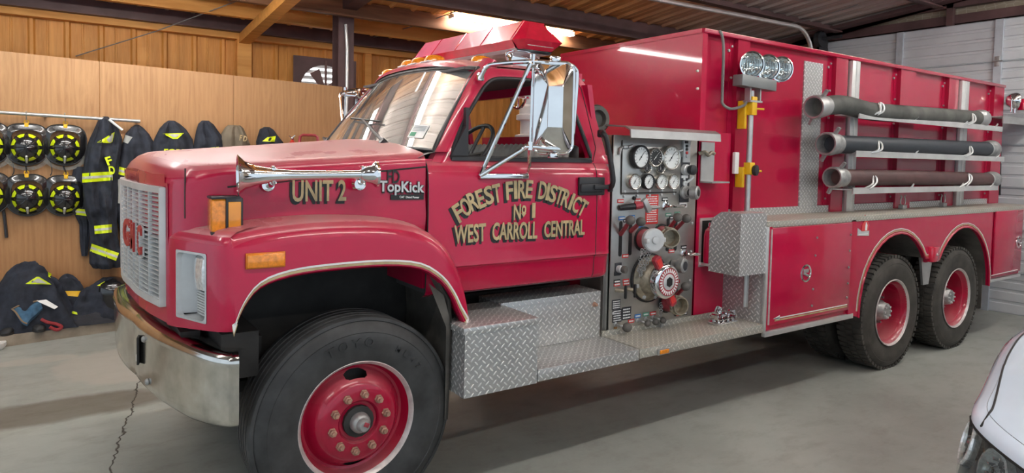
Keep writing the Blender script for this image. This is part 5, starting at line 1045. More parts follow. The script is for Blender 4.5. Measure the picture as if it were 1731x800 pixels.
lever(1049, 396, 1065.5, 372.5); lever(1066, 391, 1083.5, 375); lever(1129, 389, 1145.5, 367.5); lever(1143, 387, 1160.5, 369.5); lever(1143, 499, 1159, 484.5)
# discharge outlets
def outlet(u, v, ue, ve, r, L, cap):
    a = pp(u, v, 0); b = P(ue, ve, y=YP-L); ax = b-a; n_ = ax.length; q = MB(); q.lathe([(r*1.28, 0), (r*1.28, .008), (r*1.05, .012)], a, (0, -1, 0), 24); o = part('discharge_outlet', q, M['ink'])
    q = MB(); q.lathe([(r*1.02, -.01), (r*1.04, n_*.3), (r*.98, n_*.5), (r*.98, n_*.72), (r*.85, n_*.72)], a, ax, 28); part('outlet_pipe', q, M['valvered'], o)
    if cap:
        q = MB(); q.lathe([(r*1.0, n_*.70), (r*1.16, n_*.74), (r*1.18, n_*.95), (r*1.05, n_), (r*.4, n_*1.02), (r*.34, n_*1.10), (0, n_*1.12)], a, ax, 28)
        for s_ in (-1, 1): q.box(b+Vector((s_*r*1.15, 0, 0)), (r*.4, r*.5, r*.5), None, .006)
        part('outlet_cap', q, M['silver'], o)
    else:
        q = MB(); q.lathe([(r*1.0, n_*.70), (r*1.15, n_*.74), (r*1.15, n_*.84), (r*1.04, n_*.86), (r*1.04, n_), (r*.92, n_), (r*.86, n_*.92), (r*.86, n_*.6), (0, n_*.6)], a, ax, 28)
        for k in range(4): t = a+ax*.79; q.box(t+Vector((r*1.18*cos(k*pi/2+.4), 0, r*1.18*sin(k*pi/2+.4))), (r*.35, r*.4, r*.35), None, .006)
        part('outlet_coupling', q, M['brass'], o)
    return o, a, b
o1, a1_, b1_ = outlet(1087, 404, 1107, 406.5, .070, .15, True); o2, a2_, b2_ = outlet(1117, 397, 1135, 403, .064, .17, False); o3, a3_, b3_ = outlet(1126, 511, 1152, 518, .062, .17, False)
q = MB(); q.tube([pp(1123, 494, .02), pp(1127, 504, .05)], [.02, .028], 8); part('outlet_lever', q, M['valvered'], o3)
def chain(name, pts, par, r=.006):
    q = MB(); pth = smooth_path(pts, 6)
    for i in range(0, len(pth)-1):
        a, b = pth[i], pth[i+1]; d = (b-a); m_ = (a+b)/2; L = max(d.length*.75, .012); s_ = d.normalized().orthogonal().normalized() if i % 2 else d.normalized().cross(d.normalized().orthogonal()).normalized(); dn = d.normalized()
        q.tube([m_+dn*L*cos(t)*.8+s_*r*1.5*sin(t) for t in [2*pi*k/8 for k in range(8)]], r*.45, 5, closed=True)
    part(name, q, M['galv'], par)
for dx_ in (-.03, .0, .03, .05): chain('cap_chain', [b1_+Vector((-.06+dx_, .03, -.06)), b1_+Vector((-.05+dx_, .06, -.16)), b1_+Vector((-.05, .09, -.24-.02*dx_*30))], o1)
chain('cap_chain', [pp(1118, 513, .02), pp(1117, 530, .03), pp(1118, 548, .03), pp(1116, 556, .03)], o3, .008)
# large steamer intake with its chromed cap
a = pp(1096, 469.5); q = MB(); q.lathe([(.178, 0), (.178, .01), (.165, .014), (.16, .004)], a, (0, -1, 0), 48); it = part('steamer_intake', q, M['ink'])
q = MB(); q.lathe([(.165, 0), (.163, .02), (.150, .028), (.128, .04), (.112, .075), (.095, .095), (.092, .135)], a, (.0, -1, 0), 48); part('intake_flange', q, M['brass'], it)
for k in range(8): t = 2*pi*k/8+.3; q = MB(); q.lathe([(.017, 0), (.015, .012), (0, .014)], a+Vector((.143*cos(t), -.024, .143*sin(t))), (0, -1, 0), 10); part('flange_bolt', q, M['silver'], it)
q = MB(); q.lathe([(.096, .115), (.120, .13), (.124, .15), (.120, .18), (.108, .192), (.098, .194)], a, (0, -1, 0), 48); part('intake_cap', q, M['chrome'], it)
q = MB(); q.lathe([(.100, .193), (.06, .196), (.055, .196)], a, (0, -1, 0), 40); part('cap_ring', q, M['valvered'], it); q = MB(); q.lathe([(.058, .195), (.05, .200), (0, .200)], a, (0, -1, 0), 32); part('cap_centre', q, M['silver'], it)
q = MB(); q.prism([(-.028, -.02), (.0, -.036), (.028, -.02), (.028, .02), (0, .036), (-.028, .02)], a+Vector((0, -.200, 0)), (1, 0, 0), (0, 0, 1), (0, -.002, 0)); part('cap_badge', q, M['ink'], it)
part_marks = MB()
for k in range(26):
    t = 2*pi*k/26; dv = Vector((cos(t), 0, sin(t))); nv = Vector((-dv.z, 0, dv.x)); part_marks.prism([(.066, -.006), (.092, -.004), (.092, .004), (.066, .006)], a+Vector((0, -.1955, 0)), dv, nv, (0, -.0015, 0))
part('cap_print', part_marks, M['white'], it)
for ang in (118, -62): t = radians(ang); dv = Vector((cos(t), 0, sin(t))); nv = Vector((-dv.z, 0, dv.x)); q = MB(); q.prism([(.10, -.024), (.185, -.032), (.20, -.02), (.20, .02), (.185, .032), (.10, .024)], a+Vector((0, -.135, 0)), dv, nv, (0, -.035, 0)); part('cap_lug', q, M['valvered'], it); q = MB(); q.prism([(.115, -.018), (.18, -.022), (.18, .022), (.115, .018)], a+Vector((0, -.1705, 0)), dv, nv, (0, -.003, 0)); part('lug_face', q, M['labelred'], it)
# relief valve, small knobs and push-pull drains
c_ = pp(1137, 447); q = MB(); q.lathe([(.034, 0), (.034, .04), (.05, .045), (.056, .06), (.056, .095), (.046, .102), (.03, .102)], c_, (.25, -1, 0), 24); rv = part('relief_valve', q, M['coupling']); q = MB(); q.lathe([(.034, .102), (0, .106)], c_, (.25, -1, 0), 20); part('valve_face', q, M['plate'], rv)
c_ = pp(1044.5, 454.5); q = MB(); q.box(c_, (.062, .012, .085), None, .003); k_ = part('selector_plate', q, M['plate']); q = MB(); q.lathe([(.026, 0), (.026, .03), (.02, .035)], c_, (.2, -1, 0), 18); part('selector_collar', q, M['silver'], k_); q = MB(); q.lathe([(.020, .03), (.026, .045), (.026, .065), (0, .072)], c_, (.3, -1, 0), 16); part('selector_knob', q, M['knob'], k_)
for u, v in ((1044, 490), (1060, 488)): c_ = pp(u, v); q = MB(); q.tube([c_+Vector((-.02, 0, 0)), c_+Vector((0, -.04, 0)), c_+Vector((.01, -.05, 0))], .013, 8); dv_ = part('drain_valve', q, M['brass']); q = MB(); q.box(c_+Vector((.02, -.058, -.008)), (.018, .016, .095), None, .006); part('drain_handle', q, M['ink'], dv_)
for (u, v), r in (((1040, 548.5), .034), ((1077.5, 541.5), .024), ((1091, 539), .024), ((1103.5, 536.5), .024)): c_ = pp(u, v); q = MB(); q.lathe([(.018, 0), (.018, .006), (.008, .01), (.008, .055)], c_, (0, -1, 0), 12); q2 = MB(); q2.ball(c_+Vector((.045 if r > .03 else .03, -.07, -.012)), r, 16); q.tube([c_+Vector((0, -.04, 0)), c_+Vector((.045 if r > .03 else .03, -.07, -.012))], .009, 8); pk = part('push_pull_rod', q, M['coupling']); part('rod_knob', q2, M['knob'], pk)
# rust bleeding from the lowest rod on to the step
q = MB(); c_ = pp(1040, 556, .0008); q.prism([(-.012, .03), (.012, .03), (.022, -.03), (.03, -.07), (-.02, -.07), (-.01, -.02)], c_, (1, 0, 0), (0, 0, 1), (0, -.0006, 0)); part('rust_run', q, mat('rust_stain', (.34, .17, .05), .8, var=.4, vscale=30), panel)
# bracket on the tank side by the panel, extinguisher bay
a, b = P(1181, 240, y=D), P(1205, 306, y=D); q = MB(); q.bx(PX1+.01, PX1+.16, D-.02, D-.012, b.z, a.z); q.bx(PX1+.01, PX1+.21, D-.13, D-.012, b.z-.012, b.z); br = part('side_bracket', q, M['galv']); c_ = P(1197, 260, y=D-.05); q = MB(); q.tube(smooth_path([c_+Vector((-.07, .03, 0)), c_+Vector((-.03, 0, .012)), c_+Vector((.0, 0, -.012)), c_+Vector((.04, 0, .01)), c_+Vector((.07, 0, 0))], 4), .014, 8); part('bracket_clip', q, M['brass'], br)
a, b = P(1183, 369, y=D-.005), P(1200, 449, y=D-.005); x1 = a.x+.26
q = MB(); q.bx(a.x, x1, D-.012, D-.002, b.z, a.z); bay = part('extinguisher_bay', q, M['alu']); q = MB(); q.bx(a.x+.022, x1-.02, D-.014, D-.011, b.z+.02, a.z-.02); part('bay_recess', q, M['ink'], bay)
c_ = Vector((a.x+.055, D-.066, 0)); q = MB(); q.lathe([(0, b.z+.035), (.045, b.z+.035), (.050, b.z+.05), (.050, a.z-.13), (.042, a.z-.09), (.022, a.z-.07), (.018, a.z-.05), (0, a.z-.05)], c_, (0, 0, 1), 24)
ex = thing('fire_extinguisher', 'red fire extinguisher in the side bay behind the tread-plate box', 'fire extinguisher', (c_.x, c_.y, b.z+.035)); q.build('cylinder', M['paint'], ex); q = MB(); q.box((c_.x, c_.y-.02, a.z-.045), (.05, .05, .03), None, .006); q.tube([(c_.x-.03, c_.y-.03, a.z-.05), (c_.x-.05, c_.y-.04, a.z-.07)], .008); q.build('valve_handle', M['chrome'], ex)
q = MB(); q.bx(c_.x-.045, c_.x+.08, D-.14, D-.012, b.z+.015, b.z+.034); part('bay_shelf', q, M['alu'], bay)
# deck gun and a rolled hose on the pump house
g0 = P(905, 232, y=1.62); zt_ = PZ1
gx, gy = g0.x-.07, 1.62; q = MB(); q.lathe([(.12, 0), (.12, .02), (.075, .03), (.075, .14), (.11, .15), (.11, .19), (.085, .20), (.085, .26), (.06, .28), (.06, .36)], (gx, gy, zt_), (0, 0, 1), 28); dg = part('deck_gun', q, M['white'])
q = MB(); q.lathe([(.05, -.05), (.06, .0), (.06, .10), (.04, .14), (.05, .34), (.065, .36), (.05, .37)], (gx, gy, zt_+.38), (-.4, -.3, .25), 24); part('gun_barrel', q, M['silver'], dg)
q = MB(); c_ = Vector((gx-.20, gy-.12, zt_+.33)); q.tube([c_+Vector((0, .10*cos(t), .10*sin(t))) for t in [2*pi*k/24 for k in range(24)]], .012, 8, closed=True); q.tube([c_+Vector((0, .1, 0)), c_+Vector((0, -.1, 0))], .008); q.tube([c_+Vector((0, 0, .1)), c_+Vector((0, 0, -.1))], .008); q.cyl(c_, c_+Vector((.2, .1, 0)), .014); part('handwheel', q, M['chrome'], dg)
hr = P(1011, 166, y=.52); q = MB(); q.lathe([(.0, -.14), (.085, -.14), (.10, -.12), (.10, .12), (.088, .14), (.06, .14), (.055, .10), (0, .10)], (hr.x, .62, zt_+.10), (-.15, -1, .1), 24); q.lathe([(.0, -.1), (.06, -.1), (.06, .3)], (hr.x, .75, zt_+.07), (-.15, 1, .1), 16)
tag(q.build('hose_roll', M['hose_grey']), 'black rubber hose end lying on the pump house behind the cab', 'hose')
# ------------------------------------------------------------------ the three suction hoses on their racks
def suction(ua, va, ub, vb, r, mt, label, sag, ribs, coup, lugs):
    A, B = P(ua, va, y=HY), P(ub, vb, y=HY); A.y = B.y = HY; ax = B-A; L = ax.length
    t = thing('suction_hose', label, 'hose', (A.x, HY, min(A.z, B.z)-r), 'suction hoses racked on the tank side'); pts = []
    n = 150
    def mid(s_): return A+ax*s_+Vector((0, 0, sag(s_)))
    for i in range(n+1): pts.append(mid(lerp(.045, .97, i/n)))
    rr = [r*(1+(.018 if ribs and i % 2 else 0)) for i in range(n+1)]
    q = MB(); q.tube(pts, rr, 24); q.build('hose_body', mt, t, ang=60 if not ribs else 25)
    for s0, d, sgn in ((.045, (mid(0)-mid(.05)).normalized(), 1), (.965, (mid(1)-mid(.95)).normalized(), -1)):
        c_ = mid(s0); R_ = r*coup; q = MB(); ln_ = .10
        q.lathe([(r*1.02, -.07), (R_*1.02, -.065), (R_*1.02, -.01), (R_*1.10, .0), (R_*1.14, .02), (R_*1.14, ln_*.9), (R_*1.08, ln_), (R_*.94, ln_), (R_*.90, ln_-.02), (R_*.86, ln_-.05), (R_*.80, .0), (R_*.76, -.06), (0, -.07)], c_, d, 36)
        cp = q.build('hose_coupling', M['coupling'] if lugs != 2 else M['galv'], t)
        if sgn > 0:
            q = MB(); q.lathe([(R_*.84, -.055), (R_*.86, .03), (R_*.90, .055), (R_*.885, .06)], c_, d, 36); q.lathe([(R_*.80, -.058), (0, -.058)], c_, d, 30); q.build('bore', M['ink'], cp)
            for a in ((2.2, -1.1) if lugs else (1.75, -1.35)):
                v_ = Vector((0, cos(a), sin(a))); p = c_+d*.045+v_*R_*1.10; q = MB(); q.prism([(-.022, -.01), (.018, -.01), (.012, .065), (-.016, .065)], p, d, v_, d.cross(v_)*.022); q.build('coupling_lug', M['coupling'], cp)
    return t
suction(1369, 183, 1661, 201, .082, M['hose_grey'], 'grey ribbed suction hose on the top rack, its near end drooping', lambda s: .045*math.exp(-((s-.14)/.10)**2)-.0, False, 1.04, 2)
suction(1389, 243, 1678, 252.5, .078, M['hose_navy'], 'dark smooth suction hose on the middle rack', lambda s: 0, True, 1.12, 1)
suction(1400, 300, 1680, 304, .072, M['hose_brown'], 'maroon ribbed suction hose on the lowest rack', lambda s: .006*sin(3*s), True, 1.12, 1)
# ------------------------------------------------------------------ turnout gear along the plywood
YG = YW-.13
a, b = P(-60, 186.5, y=YW-.11), P(237, 205, y=YW-.11); b.z = a.z = (a.z+b.z)/2+.0; ra = P(0, 190, y=YW-.11); rb = P(237, 205, y=YW-.11)
dv = (rb-ra).normalized(); q = MB(); q.cyl(ra-dv*2.0, rb, .017); rail = tag(q.build('hanging_rail', M['galv']), 'steel pipe rail fixed along the plywood above the helmets', 'rail')
for t in (-.6, .30, .98): q = MB(); p = ra.lerp(rb, t); q.box((p.x, (p.y+YW)/2, p.z), (.03, YW-p.y+.02, .03)); q.build('rail_bracket', M['galv'], rail)
def helmet(u, v, label, visor, tilt, first):
    c_ = P(u, v, y=YW-.10); cx, cz = c_.x, c_.z; yb = YW-.035
    t = thing('fire_helmet', label, 'helmet', (cx, yb, cz-.2), 'black fire helmets hung on the plywood'); R = Matrix.Rotation(tilt, 3, 'Y')
    def W(x, d, z): p = R @ Vector((x, 0, z)); return Vector((cx+p.x, yb-d, cz+p.z))
    def outl(k): 
        o = []
        for i in range(48):
            a = 2*pi*i/48; ca, sa = cos(a), sin(a); e = .62 if sa > 0 else .95; rx, rz = .182*k, (.205 if sa > 0 else .200)*k
            o.append((rx*math.copysign(abs(ca)**e, ca), rz*math.copysign(abs(sa)**e, sa)))
        return o
    q = MB(); q.grid([[W(x, .0+.03*(z/.2)**2*(1 if z < 0 else .25)+d, z) for x, z in outl(k)] for k, d in ((.70, .035), (.78, .030), (.92, .012), (1.0, .006), (1.0, -.002), (.9, .0))], wrap=True); q.build('brim', M['helmet'], t)
    q = MB(); q.tube([W(x, .03*(z/.2)**2*(1 if z < 0 else .25)+.004, z) for x, z in outl(1.0)], .006, 6, closed=True); q.build('brim_edge', M['black'], t)
    DX_, DZ_, DD, z0 = .130, .142, .15, -.025
    def dome(r, a, off=0): h = sqrt(max(0, 1-r**2.3)); return W(DX_*r*cos(a)*(1+off*.5), .022+(DD+off*.2)*h, z0+DZ_*r*sin(a)*(1+off*.5))
    rs = [1, .97, .92, .84, .74, .62, .48, .34, .2, .08]; q = MB(); q.grid([[dome(r, 2*pi*i/48) for i in range(48)] for r in rs], wrap=True); q.add([dome(.08, 2*pi*i/48) for i in range(48)], [list(range(48))]); q.build('shell', M['helmet'], t)
    q = MB()
    for k in range(8): a = 2*pi*k/8; q.tube([dome(r, a) for r in (.99, .9, .78, .62, .45, .25, .05)], .0055, 6)
    q.build('shell_ribs', M['gloss_black'], t)
    for k in range(8):
        a = 2*pi*(k+.5)/8; w1, w2 = .265, .235; q = MB(); q.grid([[dome(r, a+w_, .02)-Vector((0, .004, 0)) for w_ in (-wd, 0, wd)] for r, wd in ((.94, w1), (.85, w1*.95), (.73, w2*.74))]); q.build('reflective_patch', M['lime'], t, recalc=False)
    q = MB(); q.tube([dome(.97, -pi/2)-Vector((0, .01, .01)), dome(.80, -pi/2)-Vector((0, .03, 0)), dome(.60, -pi/2)-Vector((0, .02, 0))], [.008, .010, .006], 8); q.ball(dome(.62, -pi/2)-Vector((0, .02, 0)), .012, 10); q.build('front_holder', M['silvertape'], t)
    q = MB(); q.tube([W(x, .05, z) for x, z in ((-.075, -.165), (-.03, -.178), (.03, -.178), (.075, -.165))], .009, 8); q.build('visor_bar', M['gloss_black'], t)
    q = MB(); q.tube([W(.018*cos(a), .01, .215+.026*sin(a)) for a in [2*pi*k/16 for k in range(16)]], .005, 6, closed=True); q.box(W(0, .02, .19), (.034, .012, .05), R, .005); q.build('hanging_clip', M['yellow'], t)
    if first: q = MB(); q.tube([W(0, .012, .24), (cx, YW-.06, ra.z-.02), (cx, YW-.11, ra.z+.02), (cx, YW-.13, ra.z)], .005, 6); q.build('hook', M['galv'], t)
    else: q = MB(); q.tube([W(0, .012, .235), (cx-.01, yb-.02, cz+.29), (cx+.01, yb-.01, cz+.34)], .007, 6); q.build('strap', M['black'], t)
    if visor:
        q = MB(); q.grid([[W(.195*cos(a)*k, d, -.085+.165*sin(a)*k) for a in [pi+.1+(pi-.2)*i/14 for i in range(15)]] for k, d in ((.8, .02), (1.0, .012))]); q.build('visor', M['visor'], t, recalc=False)
        q = MB(); q.tube(smooth_path([W(.16, .01, -.10), W(.19, .008, -.17), W(.20, .008, -.26), W(.185, .008, -.30)], 4), .005, 6); q.build('chin_strap', M['black'], t)
    return t
M['visor'] = glass('scratched_visor', (.70, .66, .62), .5)
helmet(45, 245, 'black fire helmet hung from the rail, upper row, away from the coats', True, 0, True)
helmet(110, 246, 'black fire helmet hung from the rail, upper row, next to the coats', True, .03, True)
helmet(46, 331, 'black fire helmet in the lower row, farther from the coats', False, -.02, False)
helmet(110, 332, 'black fire helmet in the lower row, nearest the long coat', False, .05, False)
helmet(-22, 243, 'black fire helmet cut off by the picture edge, upper row', True, 0, True)
helmet(-22, 328, 'black fire helmet cut off by the picture edge, lower row', False, 0, False)
q = MB(); q.tube(smooth_path([P(4, 345, y=YW-.03), P(8, 370, y=YW-.03), P(11, 402, y=YW-.03)], 4), .014, 8); q.tube([P(6, 335, y=YW-.03), P(4, 345, y=YW-.03)], .02, 8); tag(q.build('hanging_strap', M['black']), 'loose black strap dangling below the cut-off lower helmet', 'strap')
# coats: stacked closed cross-sections with folds, given by their silhouette
def coat(name, label, cat, rows, mt, depth=.10, y0=None, seed=0, folds=5, group=None):
    y0 = YW-.012 if y0 is None else y0; R = []; n = 56; rows = [Vector(a_).lerp(Vector(b_), k_/6) for a_, b_ in zip(rows, rows[1:]) for k_ in range(6)]+[Vector(rows[-1])]
    for k, (v, uL, uR) in enumerate(rows):
        a, b = P(uL, v, y=y0-depth*.5), P(uR, v, y=y0-depth*.5); cx = (a.x+b.x)/2; hw = (b.x-a.x)/2; z = (a.z+b.z)/2; dp = depth*min(1, .35+hw/.12*.5); r_ = []
        for i in range(n):
            t = 2*pi*i/n; f = 1+.20*sin(folds*t+seed+z*5)*min(1, k/6)+.13*sin((folds*2+1)*t+seed*2-z*9)*min(1, k/6)+.35*noise.noise(Vector((cx+hw*cos(t)*1.0, z*1.0, seed))*6)+.4*(abs(noise.noise(Vector((cx*1.5+hw*cos(t)+z*.8, z*.7-hw*cos(t), seed))*8))-.2)
            x = cx+hw*cos(t)*(1+.05*sin(folds*t+seed+z*4)*min(1, k/6)); d = (.55*dp+.75*dp*sin(t)*f) if sin(t) > 0 else .55*dp*(1-abs(sin(t)))
            r_.append(Vector((x, y0-max(d, .0), z)))
        R.append(r_)
    q = MB(); q.grid(R, wrap=True); q.add(R[0], [list(range(n))]); q.add(R[-1], [list(range(n))]); o = q.build(name, mt, ang=50); tag(o, label, cat, group)
    bpy.context.view_layer.update(); return o, y0
def onto(o, quad, mt, name, nu=10, nv=3, off=.006, dmax=.35):
    """a patch laid on the cloth: picture quad (4 corners) dropped on to the surface of o from the room side"""
    R = []
    for j in range(nv+1):
        r_ = []
        for i in range(nu+1):
            s_, t = i/nu, j/nv; u = lerp(lerp(quad[0][0], quad[1][0], s_), lerp(quad[3][0], quad[2][0], s_), t); v = lerp(lerp(quad[0][1], quad[1][1], s_), lerp(quad[3][1], quad[2][1], s_), t)
            p = P(u, v, y=YW-.1); h, loc, nn, fi = o.ray_cast(CAM, (p-CAM).normalized()); 
            r_.append(loc+Vector((0, -off, 0)) if h else None)
        R.append(r_)
    ok = [p for r_ in R for p in r_ if p is not None]
    if not ok: return None
    q = MB(); ym = sum(p.y for p in ok)/len(ok)
    for j in range(nv+1):
        for i in range(nu+1):
            if R[j][i] is None:
                s_, t = i/nu, j/nv; u = lerp(lerp(quad[0][0], quad[1][0], s_), lerp(quad[3][0], quad[2][0], s_), t); v = lerp(lerp(quad[0][1], quad[1][1], s_), lerp(quad[3][1], quad[2][1], s_), t); R[j][i] = P(u, v, y=ym)
    q.grid(R); q.grid([[p+Vector((0, .003, 0)) for p in r_] for r_ in R]); return q.build(name, mt, o, recalc=False)
def band3(o, quad):
    """lime tape with a silver middle"""
    onto(o, quad, M['lime'], 'lime_tape'); (a, b, c, d) = [Vector(p) for p in quad]; onto(o, [tuple(a.lerp(d, .36)), tuple(b.lerp(c, .36)), tuple(b.lerp(c, .64)), tuple(a.lerp(d, .64))], M['silvertape'], 'silver_tape', off=.009)
def marks(o, s_, u, v, hpx, wpx, tilt=0.0):
    p = P(u, v, y=YW-.1); h, loc, nn, fi = o.ray_cast(CAM, (p-CAM).normalized())
    if not h: return
    k = 6.5/FOC; q = MB(); ux = Vector((cos(tilt), 0, sin(tilt))); text(q, s_, loc+Vector((0, -.012, 0)), ux, (-sin(tilt), 0, cos(tilt)), hpx*k, wpx*k, bold=.03, depth=.006); q.build('lettering', M['lime'] if o.name.split('.')[0] != 'duffel' else M['gold'], o)
gC = 'turnout coats hung on the plywood'
o, _ = coat('turnout_coat', 'dark turnout coat hung behind the long coat beside the helmets', 'coat', [(282, 125, 150), (300, 121, 152), (330, 119, 155), (360, 124, 155), (380, 134, 152), (410, 135, 150), (433, 138, 148)], M['navy'], .05, seed=3, group=gC)
band3(o, [(127, 352), (152, 355), (152, 366), (128, 363)])
o, _ = coat('turnout_coat', 'grey-lined dark turnout coat hanging between the long coat and the truck nose', 'coat', [(211, 229, 236), (216, 222, 243), (226, 213, 252), (245, 206, 262), (270, 202, 264), (300, 192, 262), (340, 192, 262), (370, 200, 262), (400, 205, 262)], M['navy'], .11, seed=1.2, group=gC)
band3(o, [(199, 281), (216, 286), (216, 299), (198, 294)]); onto(o, [(196, 305), (209, 300), (207, 345), (192, 342)], M['silvertape'], 'grey_lining')
onto(o, [(212, 228), (224, 232), (216, 243), (208, 240)], M['silvertape'], 'silver_tape', 4, 3)
coat('turnout_coat', 'long dark turnout coat with lime tape hanging from the end of the rail', 'coat', [(197, 175, 184), (202, 168, 190), (210, 164, 199), (222, 159, 203), (234, 153, 207), (250, 147, 205), (275, 142, 201), (300, 139, 200), (330, 139, 199), (355, 143, 198), (375, 150, 197), (400, 152, 199), (425, 152, 204), (443, 152, 207), (452, 158, 205)], M['navy'], .17, YW-.02, seed=2.1, group=gC)
o = bpy.data.objects[[x.name for x in bpy.data.objects if x.get('label', '').startswith('long dark turnout')][0]]
band3(o, [(139, 293), (190, 290), (190, 305), (139, 309)]); band3(o, [(159, 382), (189, 379), (189, 393), (160, 396)]); band3(o, [(155, 412), (201, 428), (196, 441), (152, 425)])
onto(o, [(164, 241), (194, 223), (190, 240), (186, 242)], M['lime'], 'lime_tape', 6, 4); onto(o, [(180, 236), (192, 225), (189, 240), (184, 241)], M['silvertape'], 'silver_tape', 4, 3, .010)
marks(o, 'F', 184, 272, 15, 9, .35); marks(o, 'D', 189, 288, 15, 9, .1)
q = MB(); q.tube([P(184, 202, y=YW-.20), P(207, 220, y=YW-.20)], .012, 8); q.build('hanger_bar', M['white'], o)
o, _ = coat('turnout_coat', 'dark turnout coat with lime letters across its back above the hood', 'coat', [(204, 285, 296), (209, 278, 304), (218, 270, 314), (235, 262, 325), (255, 257, 328), (285, 255, 330), (330, 256, 328)], M['navy'], .13, seed=4, group=gC)
onto(o, [(275, 226), (311, 225), (300, 235), (292, 235)], M['lime'], 'lime_tape', 8, 3); onto(o, [(284, 227), (304, 227), (298, 232), (292, 232)], M['silvertape'], 'silver_tape', 6, 2, .010); marks(o, 'FORE', 296, 257, 11, 37)
o, _ = coat('turnout_coat', 'dark turnout coat humped next to the khaki bag', 'coat', [(204, 342, 354), (210, 335, 361), (222, 331, 369), (238, 328, 380), (255, 326, 380), (300, 326, 378)], M['navy'], .13, seed=5, group=gC)
onto(o, [(354, 250), (370, 248), (370, 256), (354, 256)], M['lime'], 'lime_tape', 4, 2)
o, _ = coat('duffel', 'khaki gear bag hanging on the plywood above the hood', 'bag', [(212, 386, 407), (216, 381, 411), (226, 374, 415), (240, 369, 420), (256, 366, 425), (290, 366, 424)], M['khaki'], .12, seed=6)
marks(o, 'F D', 411, 234, 11, 14, -.15)
o, _ = coat('turnout_coat', 'small dark bundled coat with one lime flash, at the end of the coats row', 'coat', [(215, 447, 457), (219, 440, 463), (228, 437, 469), (240, 433, 478), (262, 434, 478)], M['navy'], .11, seed=7, group=gC)
onto(o, [(443, 239), (452, 232), (466, 230), (464, 240)], M['lime'], 'lime_tape', 6, 3)
# red things on the wall behind the hood
c_ = P(494, 245, y=YW-.07); q = MB(); q.lathe([(0, -.30), (.035, -.295), (.038, -.28), (.038, .02), (.02, .05), (.012, .06), (0, .06)], c_, (0, 0, 1), 20)
fx = thing('fire_extinguisher', 'small red fire extinguisher on the plywood beyond the hood', 'fire extinguisher', c_-Vector((0, 0, .3))); q.build('cylinder', mat('extinguisher_red', (.55, .03, .02), .3), fx)
q = MB(); q.box(c_+Vector((0, 0, .075)), (.03, .03, .03), None, .005); q.tube([c_+Vector((.0, 0, .08)), c_+Vector((-.045, -.02, .105))], .007); q.tube([c_+Vector((.0, 0, .09)), c_+Vector((.03, -.02, .115))], .007); q.build('valve_handle', M['chrome'], fx); q = MB(); q.bx(c_.x-.045, c_.x+.045, c_.y, YW, c_.z-.12, c_.z-.10); q.build('wall_bracket', M['black'], fx)
a = P(506, 228, y=YW-.08); b = P(538, 238, y=YW-.08); w2 = b.x-a.x
q = MB(); q.tube([Vector((a.x, a.y, b.z-.05)), Vector((a.x+.01, a.y, a.z-.02)), Vector((a.x+.04, a.y, a.z)), Vector((b.x-.04, a.y, a.z)), Vector((b.x-.01, a.y, a.z-.02)), Vector((b.x, a.y, b.z-.05))], .017, 10)
can = thing('carry_case', 'red handled case on the plywood just before the windscreen', 'case', (a.x+w2/2, YW-.02, b.z-.35)); q.build('handle', M['valvered'], can); q = MB(); q.box((a.x+w2/2, YW-.085, b.z-.20), (w2+.06, .15, .32), None, .02); q.build('case_body', M['valvered'], can); q = MB(); q.bx(a.x, b.x, YW-.02, YW, b.z-.3, b.z-.1); q.build('wall_hook', M['galv'], can)
# heaps on the curb
def heap(name, label, cat, top, y_f, y_b, mt, seed, amp=.07, zb=.10, nx=60, ny=26, group=None):
    us = [p[0] for p in top]; R = []; tp = [Vector((*p, 0)) for p in top]; tp = smooth_path(tp, 6); ym = lerp(y_f, y_b, .62)
    X = [P(p.x, p.y, y=ym) for p in tp]; x0, x1 = X[0].x, X[-1].x
    def H(x): return max(.0, interp([(p.x, p.z) for p in X], x)-zb)
    for i in range(nx+1):
        x = lerp(x0, x1, i/nx); h = H(x); r_ = []
        for j in range(ny+1):
            s_ = j/ny; f = min(1, s_/.62); prof = sin(f*pi/2)**.75 if s_ <= .62 else 1-.35*((s_-.62)/.38)**2; e = min(1, min(i, nx-i)/5)
            n1 = noise.noise(Vector((x*6+seed, s_*2.2, seed))); n2 = 1-abs(noise.noise(Vector((x*4+s_*3.5, s_*3-x*3, seed*2)))*2); n3 = 1-abs(noise.noise(Vector((x*9-s_*5, s_*6+x*4, seed*3)))*2.2); d = amp*(n1*.9+n2*.6+n3*.42-.45)*sin(pi*min(1, s_+.04))*e
            r_.append(Vector((x+n2*.02*e, lerp(y_f, y_b, s_)-d*.8*(1-s_), zb+.004+max(0, h*prof*min(1, e+.1)+d*.7*(1 if j else 0)))))
        R.append(r_)
    q = MB(); q.grid(R); base = [Vector((p.x, p.y, zb)) for r_ in (R[0], R[-1]) for p in r_]; q.grid([[r_[0] for r_ in R], [Vector((r_[0].x, r_[0].y, zb)) for r_ in R]]); q.grid([[r_[-1] for r_ in R], [Vector((r_[-1].x, r_[-1].y, zb)) for r_ in R]])
    o = q.build(name, mt, ang=75); tag(o, label, cat, group); bpy.context.view_layer.update(); return o
o = heap('jacket_heap', 'big crumpled dark turnout jacket heaped on the curb under the helmets', 'jacket', [(-40, 540), (-15, 500), (5, 473), (22, 456), (45, 447), (66, 450), (84, 462), (97, 480), (110, 503), (124, 528), (132, 552)], 4.82, 5.10, M['navy'], 1.3, .10)
onto(o, [(43, 480), (62, 468), (66, 468), (87, 481)], M['lime'], 'lime_tape', 8, 3); onto(o, [(52, 478), (63, 471), (66, 471), (80, 479)], M['silvertape'], 'silver_tape', 6, 2, .012)
onto(o, [(81, 460), (87, 463), (86, 470), (82, 468)], M['lime'], 'lime_tape', 3, 2)
